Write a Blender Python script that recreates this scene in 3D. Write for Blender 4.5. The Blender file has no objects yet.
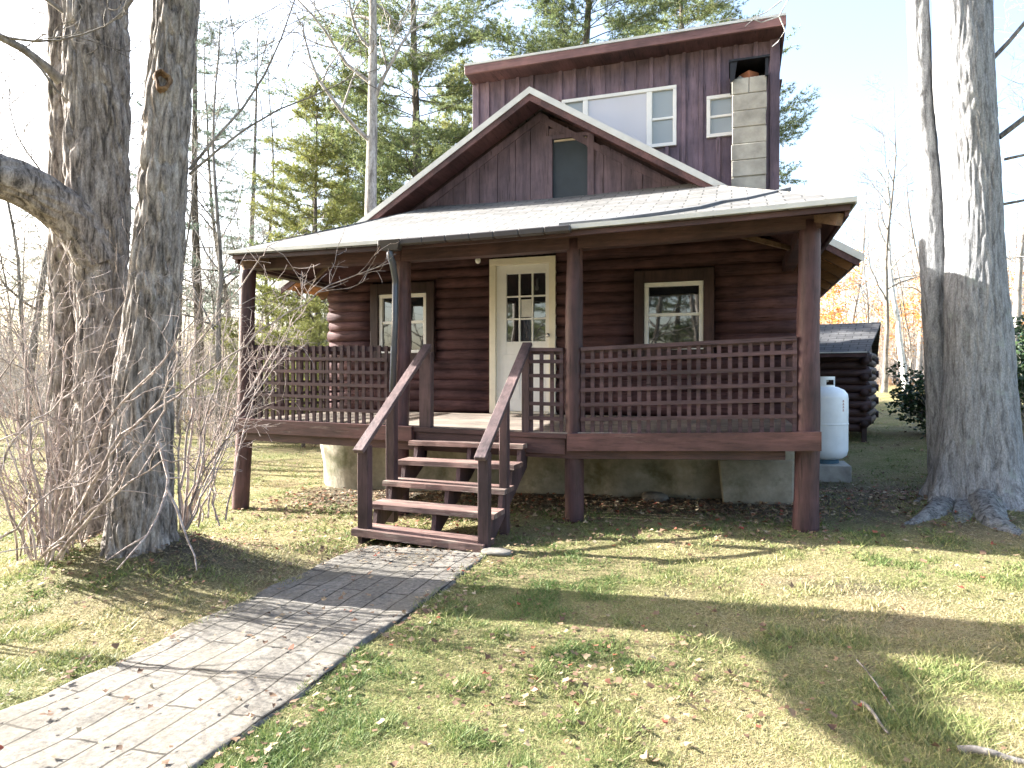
import bpy, math, random
import numpy as np
from mathutils import Vector, Matrix

rng = np.random.default_rng(7)
random.seed(7)
SC = bpy.context.scene
COL = SC.collection
R = math.radians

# ------------------------------------------------------------------ camera constants (world x runs along the cabin front)
F_PX, YAW, PITCH, EYE = 666.0, 0.3194, -0.0089, 1.40
CS, SN = math.cos(YAW), math.sin(YAW)
HOR = 378.0

def cam2w(X, Y):
    return (CS * X - SN * Y, SN * X + CS * Y)
def at_depth(x, y, Y):
    u, v = cam2w((x - 512) / F_PX * Y, Y)
    return Vector((u, v, EYE + (HOR - y) / F_PX * Y))
def at_v(x, y, v):
    k = (x - 512) / F_PX
    u = (k * CS * v - SN * v) / (CS + k * SN)
    Y = -SN * u + CS * v
    return u, EYE + (HOR - y) / F_PX * Y

# ------------------------------------------------------------------ noise
def _h(ix, iy, iz, seed):
    h = (ix * 374761393 + iy * 668265263 + iz * 1440662683 + seed * 974634777) & 0xffffffff
    h = ((h ^ (h >> 13)) * 1274126177) & 0xffffffff
    h = ((h ^ (h >> 16)) * 2246822519) & 0xffffffff
    return ((h >> 8) & 0xffff) / 65535.0
def vnoise(P, seed=0):
    P = np.asarray(P, float)
    I = np.floor(P).astype(np.int64); f = P - I; f = f * f * (3 - 2 * f)
    x, y, z = I[..., 0], I[..., 1], I[..., 2]
    fx, fy, fz = f[..., 0], f[..., 1], f[..., 2]
    def L(a, b, t): return a + (b - a) * t
    c = lambda dx, dy, dz: _h(x + dx, y + dy, z + dz, seed)
    return L(L(L(c(0,0,0), c(1,0,0), fx), L(c(0,1,0), c(1,1,0), fx), fy),
             L(L(c(0,0,1), c(1,0,1), fx), L(c(0,1,1), c(1,1,1), fx), fy), fz)
def fbm(P, seed=0, o=3):
    s = 0; a = .5; P = np.asarray(P, float)
    for i in range(o):
        s = s + a * vnoise(P, seed + i); P = P * 2.03; a *= .5
    return s / (1 - .5 ** o)

def sst(a, b, x):
    t = np.clip((x - a) / (b - a), 0, 1); return t * t * (3 - 2 * t)

def ground(u, v):
    u = np.asarray(u, float); v = np.asarray(v, float)
    z = np.clip(.03 * u + .02, -.2, .14)
    z = z + sst(-1, 7, u) * np.minimum(.020 * np.maximum(v - 12, 0), 1.6)
    z = z + .32 * np.exp(-(((u + 4.40) / .85) ** 2 + ((v - 4.0) / .6) ** 2))
    z = z + .12 * np.exp(-(((u - 2.3) / .9) ** 2 + ((v - 7.7) / .8) ** 2))
    z = z - .20 * sst(8.3, 10.2, v) * sst(-1, 1, u) * (1 - sst(11.5, 15, v))
    P = np.stack([u * .9, v * .9, u * 0], -1)
    z = z + .035 * (fbm(P, 3, 2) - .5) * sst(.0, 1.5, np.hypot(u + 2.4, np.maximum(np.abs(v - 3) - 2.5, 0) * 1.0) - .4)
    return z
def gz(u, v): return float(ground(u, v))

# ------------------------------------------------------------------ mesh builder
class MB:
    def __init__(s):
        s.V = []; s.F = []; s.n = 0; s.UV = None
    def add(s, verts, faces):
        o = s.n
        s.V.append(np.asarray(verts, float).reshape(-1, 3)); s.n += len(s.V[-1])
        s.F += [tuple(i + o for i in f) for f in faces]
        return s
    def box(s, x0, x1, y0, y1, z0, z1, M=None):
        v = [(x0,y0,z0),(x1,y0,z0),(x1,y1,z0),(x0,y1,z0),(x0,y0,z1),(x1,y0,z1),(x1,y1,z1),(x0,y1,z1)]
        if M is not None: v = [tuple(M @ Vector(p)) for p in v]
        return s.add(v, [(0,3,2,1),(4,5,6,7),(0,1,5,4),(1,2,6,5),(2,3,7,6),(3,0,4,7)])
    def hexa(s, b, t):
        return s.add(list(b) + list(t), [(0,3,2,1),(4,5,6,7),(0,1,5,4),(1,2,6,5),(2,3,7,6),(3,0,4,7)])
    def bar(s, p, q, w, h, up=(0,0,1)):
        p = Vector(p); q = Vector(q); d = (q - p).normalized()
        a = d.cross(Vector(up)); a = a.normalized() if a.length > 1e-4 else Vector((1,0,0))
        b = a.cross(d).normalized(); a = a * w / 2; b = b * h / 2
        return s.hexa([p-a-b, p+a-b, p+a+b, p-a+b], [q-a-b, q+a-b, q+a+b, q-a+b])
    def prism(s, poly, axis_vec):
        n = len(poly); a = Vector(axis_vec)
        v = [Vector(p) for p in poly] + [Vector(p) + a for p in poly]
        f = [tuple(range(n))[::-1], tuple(range(n, 2*n))] + [(i, (i+1) % n, n+(i+1) % n, n+i) for i in range(n)]
        return s.add([tuple(p) for p in v], f)
    def tube(s, pts, rad, n=6, cap=True):
        P = np.asarray(pts, float); k = len(P); r = np.asarray(rad, float)
        T = np.gradient(P, axis=0); T /= (np.linalg.norm(T, axis=1, keepdims=True) + 1e-12)
        m = T.mean(0); ref = np.array([0., 0, 1.]) if abs(m[2]) < .75 * np.linalg.norm(m) + 1e-9 else np.array([1., 0, 0])
        A = np.cross(T, ref); A /= (np.linalg.norm(A, axis=1, keepdims=True) + 1e-12); B = np.cross(T, A)
        th = np.arange(n) * 2 * math.pi / n
        ring = P[:, None] + r[:, None, None] * (A[:, None] * np.cos(th)[None, :, None] + B[:, None] * np.sin(th)[None, :, None])
        f = []
        for i in range(k - 1):
            for j in range(n):
                f.append((i*n+j, (i+1)*n+j, (i+1)*n+(j+1) % n, i*n+(j+1) % n))
        if cap: f.append(tuple(range(n))); f.append(tuple(range((k-1)*n, k*n))[::-1])
        return s.add(ring.reshape(-1, 3), f)
    def build(s, name, mat, parent=None, smooth=False, bevel=0, local=False):
        me = bpy.data.meshes.new(name)
        V = np.concatenate(s.V) if s.V else np.zeros((0, 3))
        if parent is not None and not local:
            w = wloc(parent); V = V - np.array(w)
        me.from_pydata(V.tolist(), [], s.F); me.validate(); me.update()
        if mat: me.materials.append(mat)
        if smooth: me.polygons.foreach_set('use_smooth', [True] * len(me.polygons))
        o = bpy.data.objects.new(name, me); COL.objects.link(o)
        if parent is not None: o.parent = parent
        if bevel:
            b = o.modifiers.new('bevel', 'BEVEL'); b.width = bevel; b.segments = 1; b.limit_method = 'ANGLE'; b.angle_limit = R(40)
        return o
def wloc(o):
    l = Vector((0, 0, 0))
    while o is not None: l += o.location; o = o.parent
    return l
def raw_mesh(name, V, nv, F, mat, attr=None):
    """V (n,3); F (m,nv) constant size faces"""
    me = bpy.data.meshes.new(name)
    me.vertices.add(len(V)); me.vertices.foreach_set('co', np.ascontiguousarray(V, np.float32).ravel())
    m = len(F); me.loops.add(m * nv); me.loops.foreach_set('vertex_index', np.ascontiguousarray(F, np.int32).ravel())
    me.polygons.add(m); me.polygons.foreach_set('loop_start', np.arange(m, dtype=np.int32) * nv)
    me.polygons.foreach_set('loop_total', np.full(m, nv, np.int32))
    me.update(calc_edges=True)
    if attr is not None:
        for k, a in attr.items():
            t = me.attributes.new(k, 'FLOAT_COLOR', 'POINT'); t.data.foreach_set('color', np.ascontiguousarray(a, np.float32).ravel())
    me.materials.append(mat)
    return me

def tag(o, label=None, cat=None, group=None, kind=None):
    if label: o['label'] = label
    if cat: o['category'] = cat
    if group: o['group'] = group
    if kind: o['kind'] = kind
    return o
def empty(name, loc, label, cat, group=None):
    o = bpy.data.objects.new(name, None); COL.objects.link(o); o.location = loc
    o.empty_display_size = .2
    return tag(o, label, cat, group)
def link(name, me, parent=None, loc=(0, 0, 0)):
    o = bpy.data.objects.new(name, me); COL.objects.link(o); o.location = loc
    if parent is not None: o.parent = parent
    return o

# ------------------------------------------------------------------ materials
def new_mat(name):
    m = bpy.data.materials.new(name); m.use_nodes = True
    nt = m.node_tree; b = nt.nodes['Principled BSDF']
    return m, nt, b
def nd(nt, t, **kw):
    n = nt.nodes.new(t)
    for k, v in kw.items():
        if k in n.inputs.keys() if hasattr(n.inputs, 'keys') else False: n.inputs[k].default_value = v
        else: setattr(n, k, v)
    return n
def coords(nt, scale=(1, 1, 1), which='Object'):
    tc = nt.nodes.new('ShaderNodeTexCoord'); mp = nt.nodes.new('ShaderNodeMapping')
    mp.inputs['Scale'].default_value = scale
    nt.links.new(tc.outputs[which], mp.inputs['Vector'])
    return mp.outputs['Vector']
def noise(nt, vec, scale, detail=4, rough=.6, dist=0):
    n = nt.nodes.new('ShaderNodeTexNoise'); n.inputs['Scale'].default_value = scale
    n.inputs['Detail'].default_value = detail; n.inputs['Roughness'].default_value = rough
    n.inputs['Distortion'].default_value = dist
    nt.links.new(vec, n.inputs['Vector']); return n.outputs['Fac']
def ramp(nt, fac, stops):
    r = nt.nodes.new('ShaderNodeValToRGB'); e = r.color_ramp.elements
    while len(e) < len(stops): e.new(.5)
    for i, (p, c) in enumerate(stops):
        e[i].position = p; e[i].color = (*c, 1) if len(c) == 3 else c
    nt.links.new(fac, r.inputs['Fac']); return r.outputs['Color']
def mix(nt, fac, a, b, mode='MIX'):
    m = nt.nodes.new('ShaderNodeMix'); m.data_type = 'RGBA'; m.blend_type = mode
    for s, v in ((0, fac), (6, a), (7, b)):
        if hasattr(v, 'is_output'): nt.links.new(v, m.inputs[s])
        else: m.inputs[s].default_value = v if s == 0 else (*v, 1)
    return m.outputs[2]
def bump(nt, b, h, strength=.5, dist=.01):
    n = nt.nodes.new('ShaderNodeBump'); n.inputs['Strength'].default_value = strength; n.inputs['Distance'].default_value = dist
    nt.links.new(h, n.inputs['Height']); nt.links.new(n.outputs['Normal'], b.inputs['Normal']); return n
def g(c, k): return tuple(x * k for x in c)

def mat_wood(name, base, axis='x', rough=.6, worn=None, wear=.62, var=.55, spec=.35):
    m, nt, b = new_mat(name)
    st = {'x': (.12, 1, 1), 'y': (1, .12, 1), 'z': (1, 1, .12)}[axis]
    gr = noise(nt, coords(nt, st), 34, 6, .65, .3)
    lg = noise(nt, coords(nt, (1, 1, 1)), 2.6, 4, .6)
    c = ramp(nt, gr, [(.25, g(base, 1 - var)), (.5, base), (.8, g(base, 1 + var * .7))])
    c = mix(nt, 1, c, ramp(nt, lg, [(.3, (.62, .62, .64)), (.7, (1.25, 1.2, 1.18))]), 'MULTIPLY')
    pl = noise(nt, coords(nt, tuple(.10 if q < 1 else q for q in st)), 5.5, 2, .5)
    c = mix(nt, 1, c, ramp(nt, pl, [(.35, (.72, .72, .74)), (.65, (1.28, 1.25, 1.22))]), 'MULTIPLY')
    ck = noise(nt, coords(nt, tuple(.035 if q < 1 else q for q in st)), 55, 3, .55)
    ckr = ramp(nt, ck, [(.655, (1, 1, 1)), (.70, (.30, .28, .27))])
    c = mix(nt, 1, c, ckr, 'MULTIPLY')
    if worn:
        w = noise(nt, coords(nt, tuple(x * 1.0 for x in st)), 9, 7, .75)
        wf = ramp(nt, w, [(wear, (0, 0, 0)), (wear + .08, (1, 1, 1))])
        c = mix(nt, wf, c, worn)
    nt.links.new(c, b.inputs['Base Color']); b.inputs['Roughness'].default_value = rough
    b.inputs['Specular IOR Level'].default_value = spec
    hm = nt.nodes.new('ShaderNodeMath'); hm.operation = 'MULTIPLY_ADD'; hm.inputs[1].default_value = 1.6
    bw_ = nt.nodes.new('ShaderNodeRGBToBW'); nt.links.new(ckr, bw_.inputs[0]); nt.links.new(bw_.outputs[0], hm.inputs[0]); nt.links.new(gr, hm.inputs[2])
    bump(nt, b, hm.outputs[0], .6, .007)
    return m
def mat_plain(name, col, rough=.5, metal=0, var=.15, scale=8, spec=.5, bs=.15):
    m, nt, b = new_mat(name)
    n = noise(nt, coords(nt), scale, 5, .65)
    nt.links.new(ramp(nt, n, [(.3, g(col, 1 - var)), (.7, g(col, 1 + var))]), b.inputs['Base Color'])
    b.inputs['Roughness'].default_value = rough; b.inputs['Metallic'].default_value = metal; b.inputs['Specular IOR Level'].default_value = spec
    if bs: bump(nt, b, noise(nt, coords(nt), scale * 6, 4, .7), bs, .004)
    return m
def mat_bark(name, c0, c1, c2, sc=9, zst=.16, lichen=None, lf=.6, disp=.02, bs=.9):
    m, nt, b = new_mat(name)
    v = coords(nt, (1, 1, zst))
    n1 = noise(nt, v, sc, 7, .7, .6)
    n2 = noise(nt, coords(nt, (1, 1, .5)), sc * 4, 5, .7)
    c = ramp(nt, n1, [(.37, c0), (.49, c1), (.63, c2)])
    c = mix(nt, 1, c, ramp(nt, n2, [(.3, (.6, .6, .6)), (.7, (1.3, 1.3, 1.3))]), 'MULTIPLY')
    if lichen:
        l = noise(nt, coords(nt), 3.2, 8, .75)
        c = mix(nt, ramp(nt, l, [(lf, (0, 0, 0)), (lf + .1, (.8, .8, .8))]), c, lichen)
    nt.links.new(c, b.inputs['Base Color']); b.inputs['Roughness'].default_value = .9; b.inputs['Specular IOR Level'].default_value = .15
    add = nt.nodes.new('ShaderNodeMath'); add.operation = 'MULTIPLY_ADD'; add.inputs[1].default_value = .35
    nt.links.new(n2, add.inputs[0]); nt.links.new(n1, add.inputs[2])
    bump(nt, b, add.outputs[0], bs, disp)
    return m
def mat_leaf(name, stops, rough=.6, trans=.35, by='attr', sc=1.5):
    m, nt, b = new_mat(name)
    if by == 'attr':
        a = nt.nodes.new('ShaderNodeAttribute'); a.attribute_name = 'rnd'
        f = a.outputs['Fac']
    else:
        f = noise(nt, coords(nt), sc, 3, .6)
    c = ramp(nt, f, stops)
    nt.links.new(c, b.inputs['Base Color']); b.inputs['Roughness'].default_value = rough; b.inputs['Specular IOR Level'].default_value = .25
    t = nt.nodes.new('ShaderNodeBsdfTranslucent'); nt.links.new(c, t.inputs['Color'])
    mx = nt.nodes.new('ShaderNodeMixShader'); mx.inputs[0].default_value = trans
    nt.links.new(b.outputs[0], mx.inputs[1]); nt.links.new(t.outputs[0], mx.inputs[2])
    nt.links.new(mx.outputs[0], nt.nodes['Material Output'].inputs['Surface'])
    return m
def mat_brick(name, c1, c2, mortar, bw, rh, ms, rough=.9, offs=.5, bs=.6, bd=.006, stain=None, freq=2, grit=.3, nsc=22):
    m, nt, b = new_mat(name)
    v = coords(nt, (1, 1, 1), 'UV')
    wob = nt.nodes.new('ShaderNodeTexNoise'); wob.inputs['Scale'].default_value = 4; wob.inputs['Detail'].default_value = 4
    nt.links.new(v, wob.inputs['Vector'])
    vm = nt.nodes.new('ShaderNodeVectorMath'); vm.operation = 'MULTIPLY_ADD'; vm.inputs[1].default_value = (.02, .02, 0)
    nt.links.new(wob.outputs['Color'], vm.inputs[0]); nt.links.new(v, vm.inputs[2])
    t = nt.nodes.new('ShaderNodeTexBrick'); nt.links.new(vm.outputs[0], t.inputs['Vector'])
    t.offset = offs; t.offset_frequency = freq; t.inputs['Scale'].default_value = 1
    t.inputs['Brick Width'].default_value = bw; t.inputs['Row Height'].default_value = rh
    t.inputs['Mortar Size'].default_value = ms; t.inputs['Mortar Smooth'].default_value = .25
    t.inputs['Color1'].default_value = (*c1, 1); t.inputs['Color2'].default_value = (*c2, 1); t.inputs['Mortar'].default_value = (*mortar, 1)
    n = noise(nt, coords(nt), nsc, 7, .75)
    big = noise(nt, coords(nt), 1.3, 4, .6)
    c = mix(nt, 1, t.outputs['Color'], ramp(nt, n, [(.3, (1 - grit,) * 3), (.7, (1 + grit * .7,) * 3)]), 'MULTIPLY')
    c = mix(nt, 1, c, ramp(nt, big, [(.3, (.78, .78, .76)), (.7, (1.15, 1.15, 1.15))]), 'MULTIPLY')
    if stain:
        s = noise(nt, coords(nt), 2.2, 6, .7)
        c = mix(nt, ramp(nt, s, [(.52, (0, 0, 0)), (.66, (.6, .6, .6))]), c, stain)
    nt.links.new(c, b.inputs['Base Color']); b.inputs['Roughness'].default_value = rough; b.inputs['Specular IOR Level'].default_value = .25
    md = nt.nodes.new('ShaderNodeMath'); md.operation = 'MULTIPLY_ADD'; md.inputs[1].default_value = .25
    inv = nt.nodes.new('ShaderNodeMath'); inv.operation = 'SUBTRACT'; inv.inputs[0].default_value = 1
    nt.links.new(t.outputs['Fac'], inv.inputs[1]); nt.links.new(n, md.inputs[0]); nt.links.new(inv.outputs[0], md.inputs[2])
    bump(nt, b, md.outputs[0], bs, bd)
    return m
def mat_glass(name, base=(.012, .015, .02), ior=2.3, rough=.02, wav=.02):
    m, nt, b = new_mat(name)
    b.inputs['Base Color'].default_value = (*base, 1); b.inputs['Roughness'].default_value = rough; b.inputs['IOR'].default_value = ior
    bump(nt, b, noise(nt, coords(nt), 2.2, 2, .5), wav, .05)
    return m

MAROON = (.085, .034, .030)
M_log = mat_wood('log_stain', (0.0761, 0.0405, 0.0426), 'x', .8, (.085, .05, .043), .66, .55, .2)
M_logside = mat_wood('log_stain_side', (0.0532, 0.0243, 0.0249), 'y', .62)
M_post = mat_wood('post_stain', (0.0749, 0.039, 0.043), 'z', .55, (.10, .06, .052), .68)
M_lat = mat_wood('lattice_stain', (0.0674, 0.0401, 0.045), 'x', .55)
M_beam = mat_wood('beam_stain', (0.0625, 0.0339, 0.0351), 'x', .55, (.09, .05, .04), .68)
M_rim = mat_wood('rim_board_stain', (0.0941, 0.0482, 0.0473), 'x', .55, (.16, .115, .10), .6)
M_step = mat_wood('weathered_tread', (0.15, 0.0936, 0.0825), 'x', .7, (.24, .19, .16), .52)
M_stringer = mat_wood('stringer_stain', (0.0788, 0.0492, 0.0521), 'z', .6, (.2, .13, .1), .66)
M_rail = mat_wood('handrail_stain', (0.1172, 0.0847, 0.0842), 'y', .5, (.22, .17, .145), .62)
M_deck = mat_wood('deck_boards', (0.2081, 0.1792, 0.1503), 'x', .7, (.34, .31, .27), .55)
M_board = mat_wood('board_siding', (0.1214, 0.0876, 0.1063), 'z', .55, (.10, .06, .062), .7, .4)
M_boardup = mat_wood('upper_siding', (0.1508, 0.1098, 0.1407), 'z', .5, (.12, .07, .078), .7, .4)
M_fascia = mat_wood('fascia_stain', (0.157, 0.0863, 0.0847), 'x', .5, (.17, .10, .085), .66, .4)
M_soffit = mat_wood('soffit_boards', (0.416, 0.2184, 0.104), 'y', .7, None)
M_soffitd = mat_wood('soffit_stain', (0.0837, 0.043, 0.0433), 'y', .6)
M_white = mat_plain('white_paint', (.78, .78, .76), .4, 0, .05, 6)
M_cream = mat_plain('cream_paint', (.76, .71, .58), .45, 0, .06, 6)
M_case = mat_wood('window_casing', (0.0416, 0.0222, 0.0218), 'z', .6)
M_glass = mat_glass('window_glass')
M_glassup = mat_glass('upper_window_glass', (.55, .55, .60), 1.7, .08, .01)  # pale base colour stands in for reflected sky and the blinds behind
M_screen = mat_glass('screened_glass', (.30, .34, .36), 1.6, .15, .01)  # grey base also has the pale sky reflection mixed into its colour
M_shing = mat_brick('roof_shingles', (.205, .203, .198), (.125, .124, .123), (.055, .055, .055), .30, .135, .008, .9, .5, .5, .006)
M_shingd = mat_brick('dark_shingles', (.11, .11, .115), (.075, .075, .08), (.03, .03, .03), .30, .14, .01)
M_metal = mat_plain('drip_edge_metal', (.55, .55, .52), .4, .2, .12, 5)
M_gutter = mat_plain('gutter_brown', (.035, .030, .030), .45, .0, .2, 5)
M_downs = mat_plain('downspout_paint', (.075, .085, .11), .35, .3, .15, 5)
M_black = mat_plain('black_metal', (.012, .012, .014), .5, .3, .3, 9)
M_block = mat_plain('concrete_block', (.33, .315, .28), .95, 0, .38, 3.2, .2, .8)
M_flue = mat_plain('clay_flue', (.42, .16, .08), .8, 0, .2, 9)
M_panel = mat_plain('grey_panel', (.030, .040, .050), .7, 0, .2, 3)
M_tank = mat_plain('tank_paint', (.74, .76, .76), .35, 0, .10, 2.5, .5, .05)
M_tankfoot = mat_plain('tank_foot_ring', (.045, .10, .14), .5, 0, .2, 6)
M_mark = mat_plain('tank_mark', (.25, .03, .03), .5, 0, .2, 6)
M_bulb = mat_plain('frosted_bulb', (.8, .8, .78), .25, 0, .02)
M_brass = mat_plain('knob_metal', (.55, .55, .55), .25, .9, .05)
M_stone = mat_plain('field_stone', (.15, .14, .125), .95, 0, .45, 9, .2, .8)
M_shedlog = mat_wood('shed_logs', (.040, .020, .018), 'x', .65)
M_darkstrip = mat_plain('dark_strip', (.10, .105, .115), .7, 0, .25, 7)
def mat_found():
    m, nt, b = new_mat('foundation_render')
    n = noise(nt, coords(nt), 3.5, 7, .7)
    c = ramp(nt, n, [(.3, (.16, .145, .11)), (.55, (.26, .24, .19)), (.75, (.37, .35, .30))])
    m2 = noise(nt, coords(nt), 1.6, 5, .65)
    c = mix(nt, ramp(nt, m2, [(.55, (0, 0, 0)), (.68, (.75, .75, .75))]), c, (.07, .075, .035))
    nt.links.new(c, b.inputs['Base Color']); b.inputs['Roughness'].default_value = .95; b.inputs['Specular IOR Level'].default_value = .15
    bump(nt, b, noise(nt, coords(nt), 12, 6, .7), .6, .02)
    return m
M_found = mat_found()
M_barkL = mat_bark('furrowed_bark', (.075, .066, .06), (.25, .22, .20), (.42, .385, .36), 22, .2, (.18, .18, .12), .62, .03, 1.0)
M_barkR = mat_bark('grey_plated_bark', (.14, .14, .145), (.265, .27, .28), (.37, .375, .385), 24, .17, (.30, .34, .31), .58, .025, 1.0)
M_barkpale = mat_bark('pale_bark', (.16, .145, .13), (.30, .28, .26), (.42, .40, .38), 8, .3, None, .6, .01)
M_barkgrey = mat_bark('grey_bark', (.08, .07, .06), (.17, .155, .14), (.27, .25, .23), 8, .3, None, .6, .01)
M_barkcon = mat_bark('conifer_bark', (.05, .04, .035), (.12, .10, .085), (.19, .165, .14), 9, .3)
M_birch = mat_bark('birch_bark', (.30, .29, .27), (.58, .57, .54), (.70, .69, .67), 4, 2.5, None, .6, .004, .3)
M_twig = mat_bark('twig_bark', (.16, .125, .112), (.34, .28, .255), (.48, .41, .38), 14, .5, None, .6, .003, .3)
M_twigd = mat_bark('brush_twigs', (.20, .175, .15), (.36, .32, .285), (.48, .44, .40), 10, .5, None, .6, .003, .3)
M_needle = mat_leaf('pine_needles', [(0, (.09, .125, .06)), (.5, (.165, .21, .085)), (1, (.29, .31, .12))], .55, .45)
M_needley = mat_leaf('young_pine_needles', [(0, (.13, .16, .05)), (.5, (.24, .26, .08)), (1, (.36, .35, .12))], .55, .4)
M_needleb = mat_leaf('bluish_needles', [(0, (.08, .12, .10)), (.5, (.13, .18, .14)), (1, (.20, .24, .17))], .55, .45)
M_orange = mat_leaf('orange_leaves', [(0, (.32, .13, .04)), (.5, (.55, .25, .06)), (1, (.65, .38, .12))], .6, .45)
M_ever = mat_leaf('evergreen_leaves', [(0, (.018, .035, .016)), (.5, (.035, .065, .028)), (1, (.07, .11, .045))], .35, .2)
M_fallen = mat_leaf('fallen_leaves', [(0, (.09, .05, .032)), (.4, (.18, .115, .075)), (.75, (.27, .20, .12)), (.90, (.38, .315, .215)), (.95, (.30, .10, .055)), (1, (.24, .06, .04))], .7, .2)

# ------------------------------------------------------------------ world, sun, camera
SUN_AZ, SUN_EL = R(-1.2), R(27)          # travel direction of the light seen from above, measured from +x
d = Vector((math.cos(SUN_AZ) * math.cos(SUN_EL), math.sin(SUN_AZ) * math.cos(SUN_EL), -math.sin(SUN_EL)))
W = bpy.data.worlds.new('World'); SC.world = W; W.use_nodes = True
bg = W.node_tree.nodes['Background']
sky = W.node_tree.nodes.new('ShaderNodeTexSky'); sky.sky_type = 'NISHITA'; sky.sun_disc = False
sky.sun_elevation = SUN_EL; sky.sun_rotation = math.atan2(-d.x, -d.y); sky.air_density = 1.0; sky.dust_density = 3.5; sky.ozone_density = .8
W.node_tree.links.new(sky.outputs[0], bg.inputs[0]); bg.inputs[1].default_value = .10
sl = bpy.data.lights.new('sun', 'SUN'); sl.energy = 5.0; sl.angle = R(.53); sl.color = (1, .965, .90)
so = bpy.data.objects.new('sun', sl); COL.objects.link(so); so.rotation_euler = d.to_track_quat('-Z', 'Y').to_euler(); so.location = (-20, 0, 20)
cam = bpy.data.cameras.new('camera'); cam.sensor_width = 36; cam.lens = F_PX / 1024 * 36; cam.clip_end = 2000; cam.clip_start = .05
co = bpy.data.objects.new('camera', cam); COL.objects.link(co); co.location = (0, 0, EYE); co.rotation_euler = (math.pi / 2 + PITCH, 0, YAW)
SC.camera = co
SC.view_settings.view_transform = 'Standard'; SC.view_settings.look = 'None'; SC.view_settings.exposure = 2.8; SC.view_settings.gamma = 1
SC.cycles.max_bounces = 5; SC.cycles.transparent_max_bounces = 8
SC.render.engine = 'CYCLES'

# ================================================================== GROUND
def axis(lo, hi, c0, c1, fine):
    a = list(np.arange(c0, c1, fine)); s = fine
    x = c0
    L = []
    while x > lo: s *= 1.16; x -= s; L.append(x)
    s = fine; x = a[-1]; H = []
    while x < hi: s *= 1.16; x += s; H.append(x)
    return np.array(L[::-1] + a + H)
PU0_, PU1_ = -3.05, -1.84
gx = axis(-420, 420, -9, 7, .09); gy = axis(-300, 620, .8, 13, .09)
GX, GY = np.meshgrid(gx, gy)
GZ = ground(GX, GY) + .012 * (fbm(np.stack([GX * 6, GY * 6, GX * 0], -1), 9, 2) - .5)
GZ = GZ - .06 * sst(PU0_ + .03, PU0_ + .16, GX) * (1 - sst(PU1_ - .16, PU1_ - .03, GX)) * (1 - sst(4.95, 5.08, GY))
nx, ny = len(gx), len(gy)
V = np.stack([GX, GY, GZ], -1).reshape(-1, 3)
ii = (np.arange(ny - 1)[:, None] * nx + np.arange(nx - 1)[None]).ravel()
Fq = np.stack([ii, ii + 1, ii + nx + 1, ii + nx], -1)
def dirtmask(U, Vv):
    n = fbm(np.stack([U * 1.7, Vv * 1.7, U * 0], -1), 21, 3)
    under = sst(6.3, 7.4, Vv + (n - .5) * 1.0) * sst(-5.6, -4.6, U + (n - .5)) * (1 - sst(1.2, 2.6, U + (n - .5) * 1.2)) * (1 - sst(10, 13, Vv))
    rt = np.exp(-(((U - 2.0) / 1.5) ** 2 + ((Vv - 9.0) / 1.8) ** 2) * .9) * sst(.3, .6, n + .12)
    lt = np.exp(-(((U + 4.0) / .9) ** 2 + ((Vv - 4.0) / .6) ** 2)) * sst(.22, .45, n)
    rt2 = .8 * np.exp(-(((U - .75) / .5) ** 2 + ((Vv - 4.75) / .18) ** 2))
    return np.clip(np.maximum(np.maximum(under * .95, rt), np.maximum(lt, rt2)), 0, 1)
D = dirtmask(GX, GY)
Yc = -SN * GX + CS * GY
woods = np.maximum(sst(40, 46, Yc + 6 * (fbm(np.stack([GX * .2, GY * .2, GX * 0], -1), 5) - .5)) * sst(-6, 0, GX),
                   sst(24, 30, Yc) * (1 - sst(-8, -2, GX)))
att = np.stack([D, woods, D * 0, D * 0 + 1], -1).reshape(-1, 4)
def mat_ground():
    m, nt, b = new_mat('lawn_ground')
    a = nt.nodes.new('ShaderNodeAttribute'); a.attribute_name = 'zone'
    sp = nt.nodes.new('ShaderNodeSeparateColor'); nt.links.new(a.outputs['Color'], sp.inputs[0])
    n1 = noise(nt, coords(nt), .9, 6, .65); n2 = noise(nt, coords(nt), 9, 6, .7); n3 = noise(nt, coords(nt), 60, 4, .7)
    c = ramp(nt, n1, [(.30, (.21, .155, .095)), (.44, (.27, .23, .125)), (.58, (.19, .19, .08)), (.75, (.12, .14, .05))])
    c = mix(nt, ramp(nt, n2, [(.5, (0, 0, 0)), (.66, (.8, .8, .8))]), c, (.26, .225, .125))
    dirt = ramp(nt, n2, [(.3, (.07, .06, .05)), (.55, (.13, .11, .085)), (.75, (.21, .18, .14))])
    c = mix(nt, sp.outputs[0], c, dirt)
    wd = ramp(nt, n2, [(.3, (.10, .06, .035)), (.6, (.22, .13, .07)), (.8, (.30, .20, .12))])
    c = mix(nt, sp.outputs[1], c, wd)
    n4 = noise(nt, coords(nt), 150, 3, .8)
    c = mix(nt, 1, c, ramp(nt, n3, [(.3, (.5, .5, .48)), (.7, (1.4, 1.4, 1.4))]), 'MULTIPLY')
    c = mix(nt, 1, c, ramp(nt, n4, [(.3, (.55, .55, .55)), (.7, (1.4, 1.4, 1.4))]), 'MULTIPLY')
    nt.links.new(c, b.inputs['Base Color']); b.inputs['Roughness'].default_value = .95; b.inputs['Specular IOR Level'].default_value = .1
    bump(nt, b, n3, 1.0, .04)
    return m
M_ground = mat_ground()
me = raw_mesh('ground', V, 4, Fq, M_ground, {'zone': att}); me.polygons.foreach_set('use_smooth', [True] * len(me.polygons))
tag(link('ground', me), kind='structure')

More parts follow.
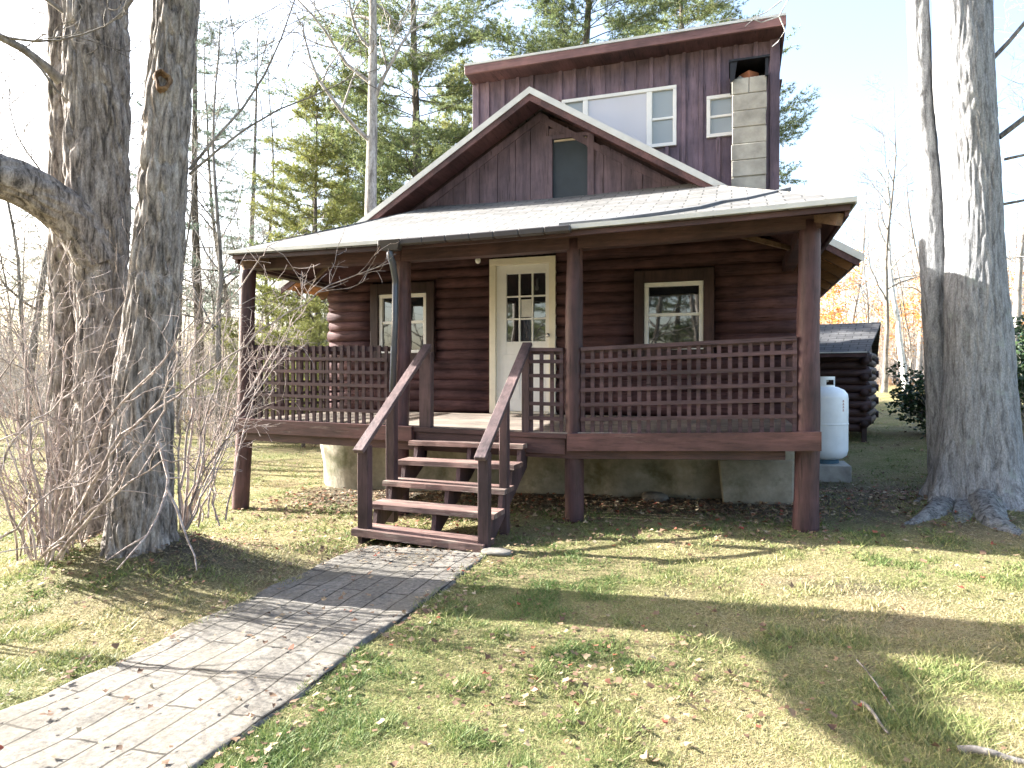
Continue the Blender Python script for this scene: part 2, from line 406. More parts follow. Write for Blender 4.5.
# ------------------------------------------------------------------ path
PU0, PU1, PV0, PV1 = -3.05, -1.84, -1.5, 5.12
us = np.linspace(PU0, PU1, 49); vs = np.arange(PV0, PV1 + .01, .03)
PU, PV = np.meshgrid(us, vs)
edge = np.zeros_like(PU); edge[:, 0] = 1; edge[:, -1] = 1
wob = .07 * (fbm(np.stack([PV * 2.2, PU * 0, PV * 0], -1), 31, 3) - .5) * 2
PUw = PU + wob * (np.abs((PU - PU0) / (PU1 - PU0) - .5) * 2) ** 6
PZ = ground(PUw, PV) + .012 + .03 * (fbm(np.stack([PU * 2.2, PV * 2.2, PU * 0], -1), 33, 3) - .5) + .012 * (fbm(np.stack([PU * 11, PV * 9, PU * 0], -1), 35, 2) - .5) - edge * .035
npx, npy = len(us), len(vs)
V = np.stack([PUw, PV, PZ], -1).reshape(-1, 3)
ii = (np.arange(npy - 1)[:, None] * npx + np.arange(npx - 1)[None]).ravel()
Fq = np.stack([ii, ii + 1, ii + npx + 1, ii + npx], -1)
M_path = mat_brick('path_pavers', (.17, .156, .138), (.138, .128, .114), (.04, .036, .03), .66, .172, .006, .95, .5, 1.0, .016, (.10, .09, .07), 2, .6, 34)
me = raw_mesh('path', V, 4, Fq, M_path); me.polygons.foreach_set('use_smooth', [True] * len(me.polygons))
uv = me.uv_layers.new(name='UVMap'); li = np.zeros(len(me.loops), np.int32); me.loops.foreach_get('vertex_index', li)
uv.data.foreach_set('uv', np.stack([V[li, 1], V[li, 0] - PU0], -1).astype(np.float32).ravel())
tag(link('path', me), kind='structure')

# ================================================================== CABIN
VW, VF, DECK = 8.52, 6.38, .926
WL, WR = -5.50, .66                       # house walls
CEN = -2.42
cab = empty('log_cabin', (CEN, VW, 0), 'dark maroon log cabin with front porch, lattice railings and a tall upper storey', 'cabin')
U3 = at_v(573, 434, VF + .1)[0]; U2 = at_v(399.5, 424, VF + .1)[0]
def sag(u, v=VF):
    k = max(0., 1 - abs(u - U3) / (U3 + 5.5)) if u < U3 else max(0., 1 - abs(u - U3) / (.7 - U3))
    return -.075 * k * min(1, max(0, (VW - v) / (VW - VF)))
def dk(u, v=VF): return DECK + sag(u, v)

# foundation
mb = MB()
segs = 26; ring0, ring1 = [], []
pts = []
for i in range(segs + 1):
    u = -5.66 + (6.42) * i / segs
    pts.append((u, 8.0 + .06 * math.sin(i * 1.7) + (.25 if i == 0 else 0)))
pts = [(-5.60, 14.5), (-5.68, 8.35)] + pts[1:] + [(.76, 14.5)]
lv = [(-.45, -.06), (.15, -.02), (.5, .05), (.86, .0)]
Vv = []
for z, off in lv:
    for i, (u, v) in enumerate(pts):
        Vv.append((u, v - off * (1 if 0 < i < len(pts) - 1 else 0) + .03 * math.sin(3 * u + 5 * z), z))
k = len(pts)
mb.add(Vv, [(a * k + i, a * k + i + 1, (a + 1) * k + i + 1, (a + 1) * k + i) for a in range(len(lv) - 1) for i in range(k - 1)])
mb.build('foundation', M_found, cab, True)

# openings
DOOR = (-3.124, -2.203, DECK, 3.006)
RWIN = (-1.053, -.337, 1.755, 2.594)
l0, _ = at_v(380.5, 300, VW); l1, _ = at_v(428, 300, VW)
LWIN = (l0, l1, 1.755, 2.594)
opens = [DOOR, (RWIN[0] - .13, RWIN[1] + .13, RWIN[2] - .12, RWIN[3] + .14), (LWIN[0] - .12, LWIN[1] + .12, LWIN[2] - .12, LWIN[3] + .14)]
def logbar(mb, p, q, r, n=10, seed=0):
    p = np.array(p, float); q = np.array(q, float); L = np.linalg.norm(q - p); k = max(3, int(L / .35))
    t = np.linspace(0, 1, k + 1); P = p + (q - p) * t[:, None]
    w = .010 * (vnoise(np.stack([t * L * .8 + seed * 3.1, t * 0 + seed, t * 0], -1)) - .5) * 2
    P[:, 2] += w; rr = r * (1 + .07 * (vnoise(np.stack([t * L * 1.1 + 9 * seed, t * 0 + seed, t * 0 + 4], -1)) - .5) * 2)
    mb.tube(P, rr, n)
mb = MB(); back = MB()
pitch = .142; z = DECK + .02; i = 0
while z < 3.42:
    zc = z + pitch / 2; r = .086
    top = 5.0 - .614 * 3.0
    hw = min(9., (5.04 - .22 - zc) / .614)
    iv = [(max(WL - .16 - .025 * (i % 2), CEN - hw), min(WR + .06 + .03 * (i % 2), CEN + hw))]
    for (a, b_, c, e) in opens:
        if c < zc + .05 and e > zc - .05:
            nv = []
            for (s0, s1) in iv:
                if b_ <= s0 or a >= s1: nv.append((s0, s1)); continue
                if a > s0: nv.append((s0, a))
                if b_ < s1: nv.append((b_, s1))
            iv = nv
    for (s0, s1) in iv:
        logbar(mb, (s0, VW + .052, zc), (s1, VW + .052, zc), r * (1.12 if i == 0 else 1), 14, i * 7 + int(s0 * 3))
    z += pitch; i += 1
lw = mb.build('log_wall', M_log, cab, True)
back.box(WL, WR, VW + .09, VW + .14, .8, 3.05).build('chinking', M_case, lw)
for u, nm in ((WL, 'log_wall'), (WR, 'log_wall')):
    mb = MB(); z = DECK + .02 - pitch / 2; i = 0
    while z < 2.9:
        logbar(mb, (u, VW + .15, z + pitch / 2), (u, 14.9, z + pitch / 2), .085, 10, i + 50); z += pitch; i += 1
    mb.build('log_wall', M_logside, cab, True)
MB().box(WL, WR, 14.7, 14.9, .5, 3.4).build('log_wall', M_log, cab)

# door
u0, u1, z0, z1 = DOOR
mb = MB(); fw = .088; fy0, fy1 = VW - .055, VW + .06
mb.box(u0, u0 + fw, fy0, fy1, z0, z1 - fw); mb.box(u1 - fw, u1, fy0, fy1, z0, z1 - fw); mb.box(u0 - .0, u1 + .0, fy0 - .003, fy1, z1 - fw, z1)
mb.box(u0 + fw, u1 - fw, fy0 - .03, fy1 + .01, z0 - .0, z0 + .025)
g0, gz1 = at_v(506.5, 274.5, VW); g1, gz0 = at_v(545.5, 341, VW)
dmb = MB(); y0, y1 = VW - .005, VW + .05; a, b_ = u0 + fw, u1 - fw; zb, zt = z0 + .03, z1 - fw
dmb.box(a, g0, y0, y1, zb, zt); dmb.box(g1, b_, y0, y1, zb, zt); dmb.box(g0, g1, y0, y1, zb, gz0); dmb.box(g0, g1, y0, y1, gz1, zt)
for i in (1, 2):
    x = g0 + (g1 - g0) * i / 3; dmb.box(x - .011, x + .011, y0 + .004, y1, gz0, gz1)
    zz = gz0 + (gz1 - gz0) * i / 3; dmb.box(g0, g1, y0 + .006, y1, zz - .011, zz + .011)
# pressed panels in the lower half
for (pa, pb) in ((a + .10, (a + b_) / 2 - .04), ((a + b_) / 2 + .04, b_ - .10)):
    dmb.box(pa, pb, y0 - .006, y0 + .01, zb + .16, gz0 - .17)
door = dmb.build('door', M_white, cab, bevel=.004)
mb.build('door_frame', M_cream, door, bevel=.004)
MB().box(g0, g1, y0 + .03, y0 + .036, gz0, gz1).build('door_glass', M_glass, door)
ku, kz = at_v(549.3, 335.5, VW)
mb = MB(); mb.tube([(ku, y0 + .01, kz), (ku, y0 - .03, kz), (ku, y0 - .04, kz), (ku, y0 - .065, kz), (ku, y0 - .08, kz)], [.028, .013, .024, .03, .014], 12)
mb.build('knob', M_brass, door, True)
nb = at_v(524, 300, VW)
MB().box(g0 + (g1-g0)/3 + .02, g0 + 2*(g1-g0)/3 - .02, y0 + .024, y0 + .0285, gz0 + (gz1-gz0)*.36, gz0 + (gz1-gz0)*.62).build('notice', mat_plain('paper_notice', (.62, .62, .60), .8), door)

# porch windows
def sash_window(b, mat_g, mid=None, parent=cab, v=VW, case=True, cw=.125, muntin=False, lower=None):
    u0, u1, z0, z1 = b; f = .052
    mb = MB()
    y0, y1 = v - .045, v + .05
    mb.box(u0, u0 + f, y0, y1, z0 + f, z1 - f); mb.box(u1 - f, u1, y0, y1, z0 + f, z1 - f)
    mb.box(u0, u1, y0 - .002, y1, z1 - f, z1); mb.box(u0 - .01, u1 + .01, y0 - .02, y1, z0, z0 + f * .8)
    if mid is not None: mb.box(u0 + f, u1 - f, y0 + .015, y1, mid - .02, mid + .02)
    w = mb.build('window', M_white, parent, bevel=.004)
    if mid is not None:
        MB().box(u0 + f, u1 - f, y0 + .045, y0 + .051, mid + .02, z1 - f).build('pane', mat_g, w)
        MB().box(u0 + f, u1 - f, y0 + .03, y0 + .036, z0 + f * .8, mid - .02).build('pane', lower or mat_g, w)
    else:
        MB().box(u0 + f, u1 - f, y0 + .035, y0 + .041, z0 + f * .8, z1 - f).build('pane', mat_g, w)
    if case:
        c = MB(); ya, yb = v - .075, v + .03
        c.box(u0 - cw, u0 - .004, ya, yb, z0 - .13, z1 + .15); c.box(u1 + .004, u1 + cw, ya, yb, z0 - .13, z1 + .15)
        c.box(u0 - .004, u1 + .004, ya + .003, yb, z1 + .004, z1 + .147); c.box(u0 - .004, u1 + .004, ya + .003, yb, z0 - .127, z0 - .004)
        c.build('casing', M_case, w, bevel=.004)
    return w
sash_window(RWIN, M_glass, 2.19)['label'] = 'white sash window right of the door'
sash_window(LWIN, M_glass, 2.19)['label'] = 'white sash window behind the downspout post'

# deck
mb = MB(); nb_ = 15
for i in range(nb_):
    va = VF + .03 + i * (VW - VF - .06) / nb_; vb = va + (VW - VF - .06) / nb_ - .008
    for (ua, ub) in ((-5.42, -3.9), (-3.9, -2.1), (-2.1, -.6), (-.6, .62)):
        mb.hexa([(ua, va, dk(ua, va) - .035), (ub, va, dk(ub, va) - .035), (ub, vb, dk(ub, vb) - .035), (ua, vb, dk(ua, vb) - .035)],
                [(ua, va, dk(ua, va) - .004), (ub, va, dk(ub, va) - .004), (ub, vb, dk(ub, vb) - .004), (ua, vb, dk(ua, vb) - .004)])
deck = mb.build('deck', M_deck, cab)
mb = MB()
def rim(ua, ub, va, vb, h, top=.0, n=4):
    for i in range(n):
        a = ua + (ub - ua) * i / n; b_ = ua + (ub - ua) * (i + 1) / n
        mb.hexa([(a, va, dk(a) - h + top), (b_, va, dk(b_) - h + top), (b_, vb, dk(b_) - h + top), (a, vb, dk(a) - h + top)],
                [(a, va, dk(a) + top), (b_, va, dk(b_) + top), (b_, vb, dk(b_) + top), (a, vb, dk(a) + top)])
rim(U3 - .02, .735, VF - .075, VF - .002, .165, .006); mb.build('rim_board', M_rim, deck)
mb = MB(); rim(-5.53, -3.20, VF - .075, VF - .002, .155, .006); mb.build('rim_board', M_rim, deck)
mb = MB(); rim(-5.45, .45, VF + .0, VF + .06, .20, -.045, 6)
rim(-3.19, U3 - .03, VF - .05, VF - .004, .045, .0); rim(-3.16, U3 - .05, VF - .035, VF - .008, .15, -.05)
for u in (-5.4, .58): mb.box(u - .03, u + .03, VF + .07, VW, DECK - .2, DECK - .04)
for v in (7.1, 7.8): mb.box(-5.35, .55, v - .03, v + .03, DECK - .2, DECK - .05)
mb.build('joist', M_beam, deck)

# porch posts
ZTOP = 2.77
PVY = VF + .10
_pu = lambda x, y: at_v(x, y, PVY)[0]
post_spec = [(_pu(240.5, 480), _pu(249.5, 265), .088, .095), (_pu(399.5, 440), _pu(404.5, 260), .080, .095), (_pu(573.5, 500), _pu(574, 240), .082, .094), (_pu(806.5, 500), _pu(810, 220), .088, .112)]
for i, (ub, ut, rt, rb) in enumerate(post_spec):
    g_ = gz(ub, PVY) - .1; ztop = ZTOP + (.03 if i == 3 else (0 if i > 0 else -.03))
    zz = np.linspace(g_, ztop, 22); t = (zz - g_) / (ztop - g_)
    uu = ub + (ut - ub) * t + .012 * (vnoise(np.stack([zz * 1.2, zz * 0 + i * 7, zz * 0], -1)) - .5) * 2
    vv = PVY + .010 * (vnoise(np.stack([zz * 1.1, zz * 0 + i * 7 + 3, zz * 0], -1)) - .5) * 2
    rr = (rb + (rt - rb) * t) * (1 + .06 * (vnoise(np.stack([zz * 2.3, zz * 0 + i, zz * 0 + 2], -1)) - .5) * 2)
    mb = MB(); mb.tube(np.stack([uu, vv, zz], -1), rr, 16)
    o = mb.build('porch_post', M_post, cab, True); o.location.z += 0
# porch beam
EL, ER, EV = -5.33, .95, 6.06
EZL, EZR = 2.815, 2.875                     # top of the porch eave, left and right
def ez(u): return EZL + (EZR - EZL) * (u - EL) / (ER - EL) - .035 * (1 - ((u + 2.2) / 3.15) ** 2)
mb = MB(); nb_ = 8
ua, ub = -5.50, .74
for i in range(nb_):
    a = ua + (ub - ua) * i / nb_; b_ = ua + (ub - ua) * (i + 1) / nb_
    f = lambda u: ez(u) - .02
    mb.hexa([(a, PVY - .07, f(a) - .13), (b_, PVY - .07, f(b_) - .13), (b_, PVY + .07, f(b_) - .13), (a, PVY + .07, f(a) - .13)],
            [(a, PVY - .07, f(a)), (b_, PVY - .07, f(b_)), (b_, PVY + .07, f(b_)), (a, PVY + .07, f(a))])
for u in (-5.40, .62): mb.box(u - .06, u + .06, PVY + .075, VW, 2.66, 2.79)
mb.build('porch_beam', M_beam, cab)

# porch roof (hip) ------------------------------------------------
TL, TR, TZ, TV = -3.95, -.45, 3.80, VW - .02
th = .05
def roofsheet(faces, uvs, name, mat, parent, thick=.05):
    """faces: lists of top points (ccw from above); solid slabs"""
    me_v, me_f, me_uv = [], [], []
    for poly, uvp in zip(faces, uvs):
        o = len(me_v); n = len(poly)
        me_v += [tuple(p) for p in poly] + [(p[0], p[1], p[2] - thick) for p in poly]
        me_f.append(tuple(range(o, o + n))); me_uv += list(uvp)
        me_f.append(tuple(range(o + 2 * n - 1, o + n - 1, -1))); me_uv += list(uvp)[::-1]
        for i in range(n):
            j = (i + 1) % n
            me_f.append((o + i, o + n + i, o + n + j, o + j)); me_uv += [uvp[i], uvp[i], uvp[j], uvp[j]]
    me = bpy.data.meshes.new(name); w = np.array(wloc(parent))
    me.from_pydata((np.array(me_v) - w).tolist(), [], me_f)
    uvl = me.uv_layers.new(name='UVMap'); uvl.data.foreach_set('uv', np.array(me_uv, np.float32).ravel())
    me.materials.append(mat); me.update()
    return link(name, me, parent)
nf = 14; faces, uvs = [], []
for i in range(nf):
    s0, s1 = i / nf, (i + 1) / nf
    a = EL + (ER - EL) * s0; b_ = EL + (ER - EL) * s1; c = TL + (TR - TL) * s1; e = TL + (TR - TL) * s0
    mz = lambda s: TZ - .035 * math.sin(math.pi * s)
    for (q0, q1) in ((0, .5), (.5, 1)):
        L = lambda x, y, t: x + (y - x) * t
        dz = lambda t: -.02 * math.sin(math.pi * t)
        P = [(L(a, e, q0), L(EV, TV, q0), L(ez(a), mz(s0), q0) + dz(q0)), (L(b_, c, q0), L(EV, TV, q0), L(ez(b_), mz(s1), q0) + dz(q0)),
             (L(b_, c, q1), L(EV, TV, q1), L(ez(b_), mz(s1), q1) + dz(q1)), (L(a, e, q1), L(EV, TV, q1), L(ez(a), mz(s0), q1) + dz(q1))]
        faces.append(P); uvs.append([(p[0] * 1.0, (p[1] - EV) * 1.08) for p in P])
SB = 8.75
faces.append([(ER, EV, ez(ER)), (ER, SB, ez(ER)), (TR, SB, TZ), (TR, TV, TZ)]); uvs.append([(p[1], (ER - p[0]) * 1.2) for p in faces[-1]])
faces.append([(EL, SB, ez(EL)), (EL, EV, ez(EL)), (TL, TV, TZ), (TL, SB, TZ)]); uvs.append([(p[1], (p[0] - EL) * 1.2) for p in faces[-1]])
proof = roofsheet(faces, uvs, 'porch_roof', M_shing, cab, .045)
# fascia + soffit underside
mb = MB(); nb_ = 10
for i in range(nb_):
    a = EL + .03 + (ER - EL - .06) * i / nb_; b_ = EL + .03 + (ER - EL - .06) * (i + 1) / nb_
    mb.hexa([(a, EV + .03, ez(a) - .09), (b_, EV + .03, ez(b_) - .09), (b_, EV + .06, ez(b_) - .09), (a, EV + .06, ez(a) - .09)],
            [(a, EV + .03, ez(a) - .04), (b_, EV + .03, ez(b_) - .04), (b_, EV + .06, ez(b_) - .03), (a, EV + .06, ez(a) - .03)])
for u in (EL + .035, ER - .065): mb.box(u, u + .03, EV + .065, SB, ez(u) - .13, ez(u) - .045)
mb.build('fascia', M_beam, proof)
mb = MB()
mb.add([(EL + .07, EV + .07, ez(EL) - .10), (ER - .07, EV + .07, ez(ER) - .10), (TR, TV, TZ - .09), (TL, TV, TZ - .09)], [(0, 3, 2, 1)])
mb.add([(ER - .07, EV + .07, ez(ER) - .10), (ER - .07, SB, ez(ER) - .10), (TR, SB, TZ - .09), (TR, TV, TZ - .09)], [(0, 3, 2, 1)])
mb.add([(EL + .07, SB, ez(EL) - .10), (EL + .07, EV + .07, ez(EL) - .10), (TL, TV, TZ - .09), (TL, SB, TZ - .09)], [(0, 3, 2, 1)])
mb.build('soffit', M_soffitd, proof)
mb = MB()
for u in np.arange(-5.0, .9, .52):
    k_ = (u - EL) / (ER - EL); tu = TL + (TR - TL) * k_
    mb.bar((u * .72 + tu * .28 * 1, EV + .62, ez(u) + .10), (tu * .6 + u * .4, TV, TZ - .16), .045, .09)
mb.build('rafter', M_beam, proof)
mb = MB()
M_bare = mat_wood('bare_rafter', (.13, .085, .06), 'y', .7)
for a, b_ in (((EL + .1, EV + .1, ez(EL) - .15), (TL, TV, TZ - .2)), ((ER - .1, EV + .1, ez(ER) - .15), (TR, TV, TZ - .2))):
    MB().bar(a, b_, .06, .1).build('hip_rafter', M_bare, proof)
for a, b_ in (((.6, 7.4, 2.72), (-.25, 6.7, 2.86)), ((.6, 7.0, 2.83), (.1, 6.6, 2.88)), ((-5.3, 7.6, 2.70), (-4.2, 6.7, 2.92))):
    MB().bar(a, b_, .03, .045).build('brace', M_bare, proof)
# drip edge, gutter, downspout
gu0, _ = at_v(384, 241, EV); gu1, _ = at_v(570, 229, EV)
def strip(mb, ua, ub, va, vb, lo, hi, n=6):
    for i in range(n):
        a = ua + (ub - ua) * i / n; b_ = ua + (ub - ua) * (i + 1) / n
        mb.hexa([(a, va, ez(a) + lo), (b_, va, ez(b_) + lo), (b_, vb, ez(b_) + lo), (a, vb, ez(a) + lo)],
                [(a, va, ez(a) + hi), (b_, va, ez(b_) + hi), (b_, vb, ez(b_) + hi), (a, vb, ez(a) + hi)])
mb = MB(); strip(mb, gu1 + .01, ER + .01, EV - .02, EV - .002, -.036, .006); strip(mb, EL - .01, gu0, EV - .015, EV - .002, -.030, .006)
strip(mb, gu0 + .02, gu1, EV - .012, EV - .002, -.02, .006)
mb.bar((ER + .008, EV, ez(ER) - .02), (ER + .008, SB - .3, ez(ER) - .02), .012, .055)
mb.build('drip_edge', M_metal, proof)
mb = MB(); strip(mb, gu0 - .02, gu1 + .02, EV - .10, EV - .022, -.075, -.012, 8)
gut = mb.build('gutter', M_gutter, proof, bevel=.01)
mb = MB()
o0, _ = at_v(382, 245, EV - .06); o1, _ = at_v(402, 245, EV - .06)
zt = ez(o0) - .02
mb.hexa([(o0 + .03, EV - .10, zt - .10), (o1 - .03, EV - .10, zt - .10), (o1 - .03, EV - .02, zt - .10), (o0 + .03, EV - .02, zt - .10)],
        [(o0, EV - .12, zt), (o1, EV - .12, zt), (o1, EV - .01, zt), (o0, EV - .01, zt)])
mb.build('gutter_outlet', M_gutter, proof)
dsu, _ = at_v(396, 330, PVY - .12)
mb = MB()
xm = (o0 + o1) / 2 - .02
mb.tube([(xm, EV - .06, zt - .06), (xm, EV - .06, zt - .15), (xm + .01, EV - .03, zt - .21), (dsu, PVY - .13, zt - .33), (dsu, PVY - .13, zt - .40), (dsu - .01, PVY - .125, 2.0), (at_v(392.5, 390, PVY - .125)[0], PVY - .125, 1.25)], [.034] * 7, 12)
mb.build('downspout', M_downs, proof, True)
# dark bent strip on the shingles
def onroof(x, y):
    best = None
    for s in np.linspace(.02, 1, 200):
        vv = EV + (TV - EV) * s; u, zz = at_v(x, y, vv)
        k_ = (u - EL) / (ER - EL); zr = ez(u) + (TZ - ez(u)) * s - .02 * math.sin(math.pi * s)
        if best is None or abs(zz - zr) < best[0]: best = (abs(zz - zr), u, vv, zr)
    return best[1:]
pts = [onroof(x, y) for x, y in ((560, 228.5), (610, 222.5), (660, 215), (700, 209), (722, 203.5), (745, 200.5), (772, 194.5), (790, 190))]
mb = MB()
for a, b_ in zip(pts[:-1], pts[1:]):
    w = .05
    mb.hexa([(a[0], a[1] - w, a[2] - .03), (b_[0], b_[1] - w, b_[2] - .03), (b_[0], b_[1] + w, b_[2] + .005), (a[0], a[1] + w, a[2] + .005)],
            [(a[0], a[1] - w, a[2] + .012), (b_[0], b_[1] - w, b_[2] + .012), (b_[0], b_[1] + w, b_[2] + .045), (a[0], a[1] + w, a[2] + .045)])
mb.build('dark_strip', M_darkstrip, proof)
# bulb on the ceiling
bp = at_v(466, 253, 6.93)
mb = MB(); bz = bp[1]
mb.tube([(bp[0], 7.3, bz + .12), (bp[0], 7.3, bz + .03), (bp[0], 7.3, bz + .02), (bp[0], 7.3, bz - .02), (bp[0], 7.3, bz - .05), (bp[0], 7.3, bz - .062)], [.022, .02, .02, .033, .026, .008], 10)
mb.build('light_bulb', M_bulb, cab, True)

# gable wall ---------------------------------------------------------
RZ, SLP, RV = 5.04, .614, 8.02
GV = VW
def roofz(u): return RZ - SLP * abs(u - CEN)
mb = MB(); rr = random.Random(4)
u = CEN - 2.6
vent0, ventz1 = at_v(553, 141, GV); vent1, ventz0 = at_v(588, 193, GV)
while u < CEN + 2.6:
    w = rr.uniform(.17, .27); a, b_ = u, min(u + w, CEN + 2.6); u += w + .007
    za, zb = roofz(a) - .13, roofz(b_) - .13; y = GV - .02 - rr.uniform(0, .008)
    top = [(a, za)] + ([(CEN, RZ - .13)] if a < CEN < b_ else []) + [(b_, zb)]
    if max(za, zb) < 3.65: continue
    poly = [(a, y, 3.55), (b_, y, 3.55)] + [(p, y, q) for p, q in top[::-1]]
    if b_ > vent0 and a < vent1:
        if a < vent0 - .02: mb.box(a, vent0, y, GV + .05, 3.55, min(za, zb))
        if b_ > vent1 + .02: mb.box(vent1, b_, y, GV + .05, 3.55, min(za, zb))
        zc = ventz1
        mb.box(max(a, vent0), min(b_, vent1), y, GV + .05, zc, min(za, zb))
        continue
    mb.prism(poly, (0, .06, 0))
gw = mb.build('gable_wall', M_board, cab, bevel=.004)
mb = MB()
mb.prism([(CEN - 3, GV + .03, 3.4), (CEN + 3, GV + .03, 3.4), (CEN, GV + .03, RZ - .12)], (0, .03, 0))
mb.build('wall_backing', M_case, gw)
mb = MB()
for s in (-1, 1):
    mb.prism([(CEN, GV - .04, RZ - .16), (CEN + s * 2.75, GV - .04, RZ - .16 - SLP * 2.75), (CEN + s * 2.75, GV - .04, RZ - .255 - SLP * 2.75), (CEN, GV - .04, RZ - .255)], (0, .014, 0))
mb.build('frieze_board', M_board, gw)
mb = MB(); MB.box(mb, vent0 + .0, vent1, GV - .012, GV + .02, ventz0 - .1, ventz1)
pn = mb.build('attic_panel', M_panel, gw)
mb = MB(); mb.box(vent0 - .09, vent0, GV - .045, GV, ventz0 - .1, ventz1 + .05); mb.box(vent1, vent1 + .08, GV - .045, GV, ventz0 - .1, ventz1 + .05)
mb.box(vent0, vent1, GV - .042, GV, ventz1 - .0, ventz1 + .05)
mb.build('panel_frame', M_board, gw)
MB().box(vent0 + .02, vent1 - .02, GV - .03, GV, ventz1 - .035, ventz1 - .012).build('torn_edge', mat_plain('raw_plywood', (.5, .40, .28), .8), gw)

# main roof
ov = 3.75; back = 15.4
faces = [[(CEN - ov, back, RZ - SLP * ov), (CEN - ov, RV, RZ - SLP * ov), (CEN, RV, RZ), (CEN, back, RZ)],
         [(CEN + ov, RV, RZ - SLP * ov), (CEN + ov, back, RZ - SLP * ov), (CEN, back, RZ), (CEN, RV, RZ)]]
uvs = [[(p[1], abs(p[0] - CEN) * 1.17) for p in f] for f in faces]
mroof = roofsheet(faces, uvs, 'main_roof', M_shing, cab, .04)
mb = MB()
for s in (-1, 1):
    a = (CEN, RV - .012, RZ - .045); e = (CEN + s * (ov + .01), RV - .012, RZ - SLP * (ov + .01) - .045)
    mb.prism([(CEN, RV - .014, RZ + .008), (e[0], RV - .014, e[2] + .053), (e[0], RV - .014, e[2] - .03), (CEN, RV - .014, RZ - .075)], (0, .012, 0))
mb.bar((CEN + ov + .008, RV, RZ - SLP * ov - .02), (CEN + ov + .008, back, RZ - SLP * ov - .02), .012, .06)
mb.build('rake_trim', M_metal, mroof)
mb = MB()
for s in (-1, 1):
    mb.prism([(CEN, RV + .0, RZ - .045), (CEN + s * 2.6, RV + .0, RZ - SLP * 2.6 - .045), (CEN + s * 2.6, RV, RZ - SLP * 2.6 - .075), (CEN, RV, RZ - .075)], (0, VW - RV, 0))
    mb.prism([(CEN, RV + .0, RZ - .05), (CEN + s * (ov - .03), RV + .0, RZ - SLP * (ov - .03) - .05), (CEN + s * (ov - .03), RV, RZ - SLP * (ov - .03) - .15), (CEN, RV, RZ - .16)], (0, .03, 0))
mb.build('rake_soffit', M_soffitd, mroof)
for s in (-1, 1):
    mb = MB()
    x0, x1 = CEN + s * 2.7, CEN + s * (ov - .02)
    v = RV + .035
    while v < back - .2:
        w = rr.uniform(.14, .2)
        za, zb = RZ - SLP * abs(x0 - CEN) - .045, RZ - SLP * abs(x1 - CEN) - .045
        mb.hexa([(x0, v, za - .02), (x1, v, zb - .02), (x1, v + w, zb - .02), (x0, v + w, za - .02)], [(x0, v, za), (x1, v, zb), (x1, v + w, zb), (x0, v + w, za)])
        v += w + .012
    mb.build('eave_boards', M_soffit, mroof)
M_raft = mat_wood('rafter_wood', (.15, .085, .05), 'x', .7)
for s in (-1, 1):
    mb = MB(); v = RV + .35
    while v < back:
        x0, x1 = CEN + s * 2.6, CEN + s * (ov - .06)
        mb.bar((x0, v, RZ - SLP * 2.6 - .12), (x1, v, RZ - SLP * abs(x1 - CEN) - .12), .05, .1); v += .58
    mb.build('rafter_tail', M_raft, mroof)

# upper storey --------------------------------------------------------
TWV = 8.95; tl, _ = at_v(474.4, 110, TWV); tr, _ = at_v(777.5, 110, TWV)
UT = 5.63
W3, wz1 = at_v(562, 101.3, TWV); W3b, wz1b = at_v(676, 87.3, TWV); _, wz0 = at_v(676, 146.5, TWV)
SW0, sz1 = at_v(706, 98.2, TWV); SW1, _ = at_v(735, 96, TWV); _, sz0 = at_v(706, 139.5, TWV)
wz1 = (wz1 + wz1b) / 2
mb = MB()
holes = [(W3, W3b, wz0, wz1), (SW0, SW1, sz0, sz1)]
uu = tl; 
mb.box(tl, tr, TWV + .03, TWV + .06, 3.3, UT)
mb.box(tl, tl + .03, TWV + .062, 14, 3.3, UT - .0); mb.box(tr - .03, tr, TWV + .062, 14, 3.3, UT); mb.box(tl, tr, 13.97, 14, 3.3, UT)
us_ = mb.build('upper_storey', M_boardup, cab)
mb = MB(); rr = random.Random(11); u = tl
bats = []
def panelbox(mb, a, b_, y0, y1):
    """vertical strip split round the window holes"""
    zz = [(3.3, UT)]
    for (h0, h1, c, e) in holes:
        if b_ > h0 and a < h1:
            zz = [q for (s, t) in zz for q in ((s, min(t, c)), (max(s, e), t)) if q[1] - q[0] > .01]
    for s, t in zz: mb.box(a, b_, y0, y1, s, t)
cuts = sorted([tl, tr] + [h for q in holes for h in q[:2]] + [])
while u < tr - .02:
    w = rr.uniform(.19, .24); a, b_ = u, min(u + w, tr)
    edges = [a] + [c for c in cuts if a + .004 < c < b_ - .004] + [b_]
    for e0, e1 in zip(edges[:-1], edges[1:]): panelbox(mb, e0, e1 - (.004 if e1 == b_ else 0), TWV - rr.uniform(0, .006), TWV + .028)
    bats.append(b_); u += w
mb.build('siding', M_boardup, us_)
mb = MB()
for b_ in bats[:-1]:
    if rr.random() < .85: panelbox(mb, b_ - .025, b_ + .025, TWV - .032, TWV - .008)
mb.box(tl - .012, tl + .08, TWV - .034, TWV + .0, 3.3, UT); mb.box(tr - .10, tr + .012, TWV - .034, TWV + .0, 3.3, UT)
mb.build('batten', M_boardup, us_, bevel=.003)
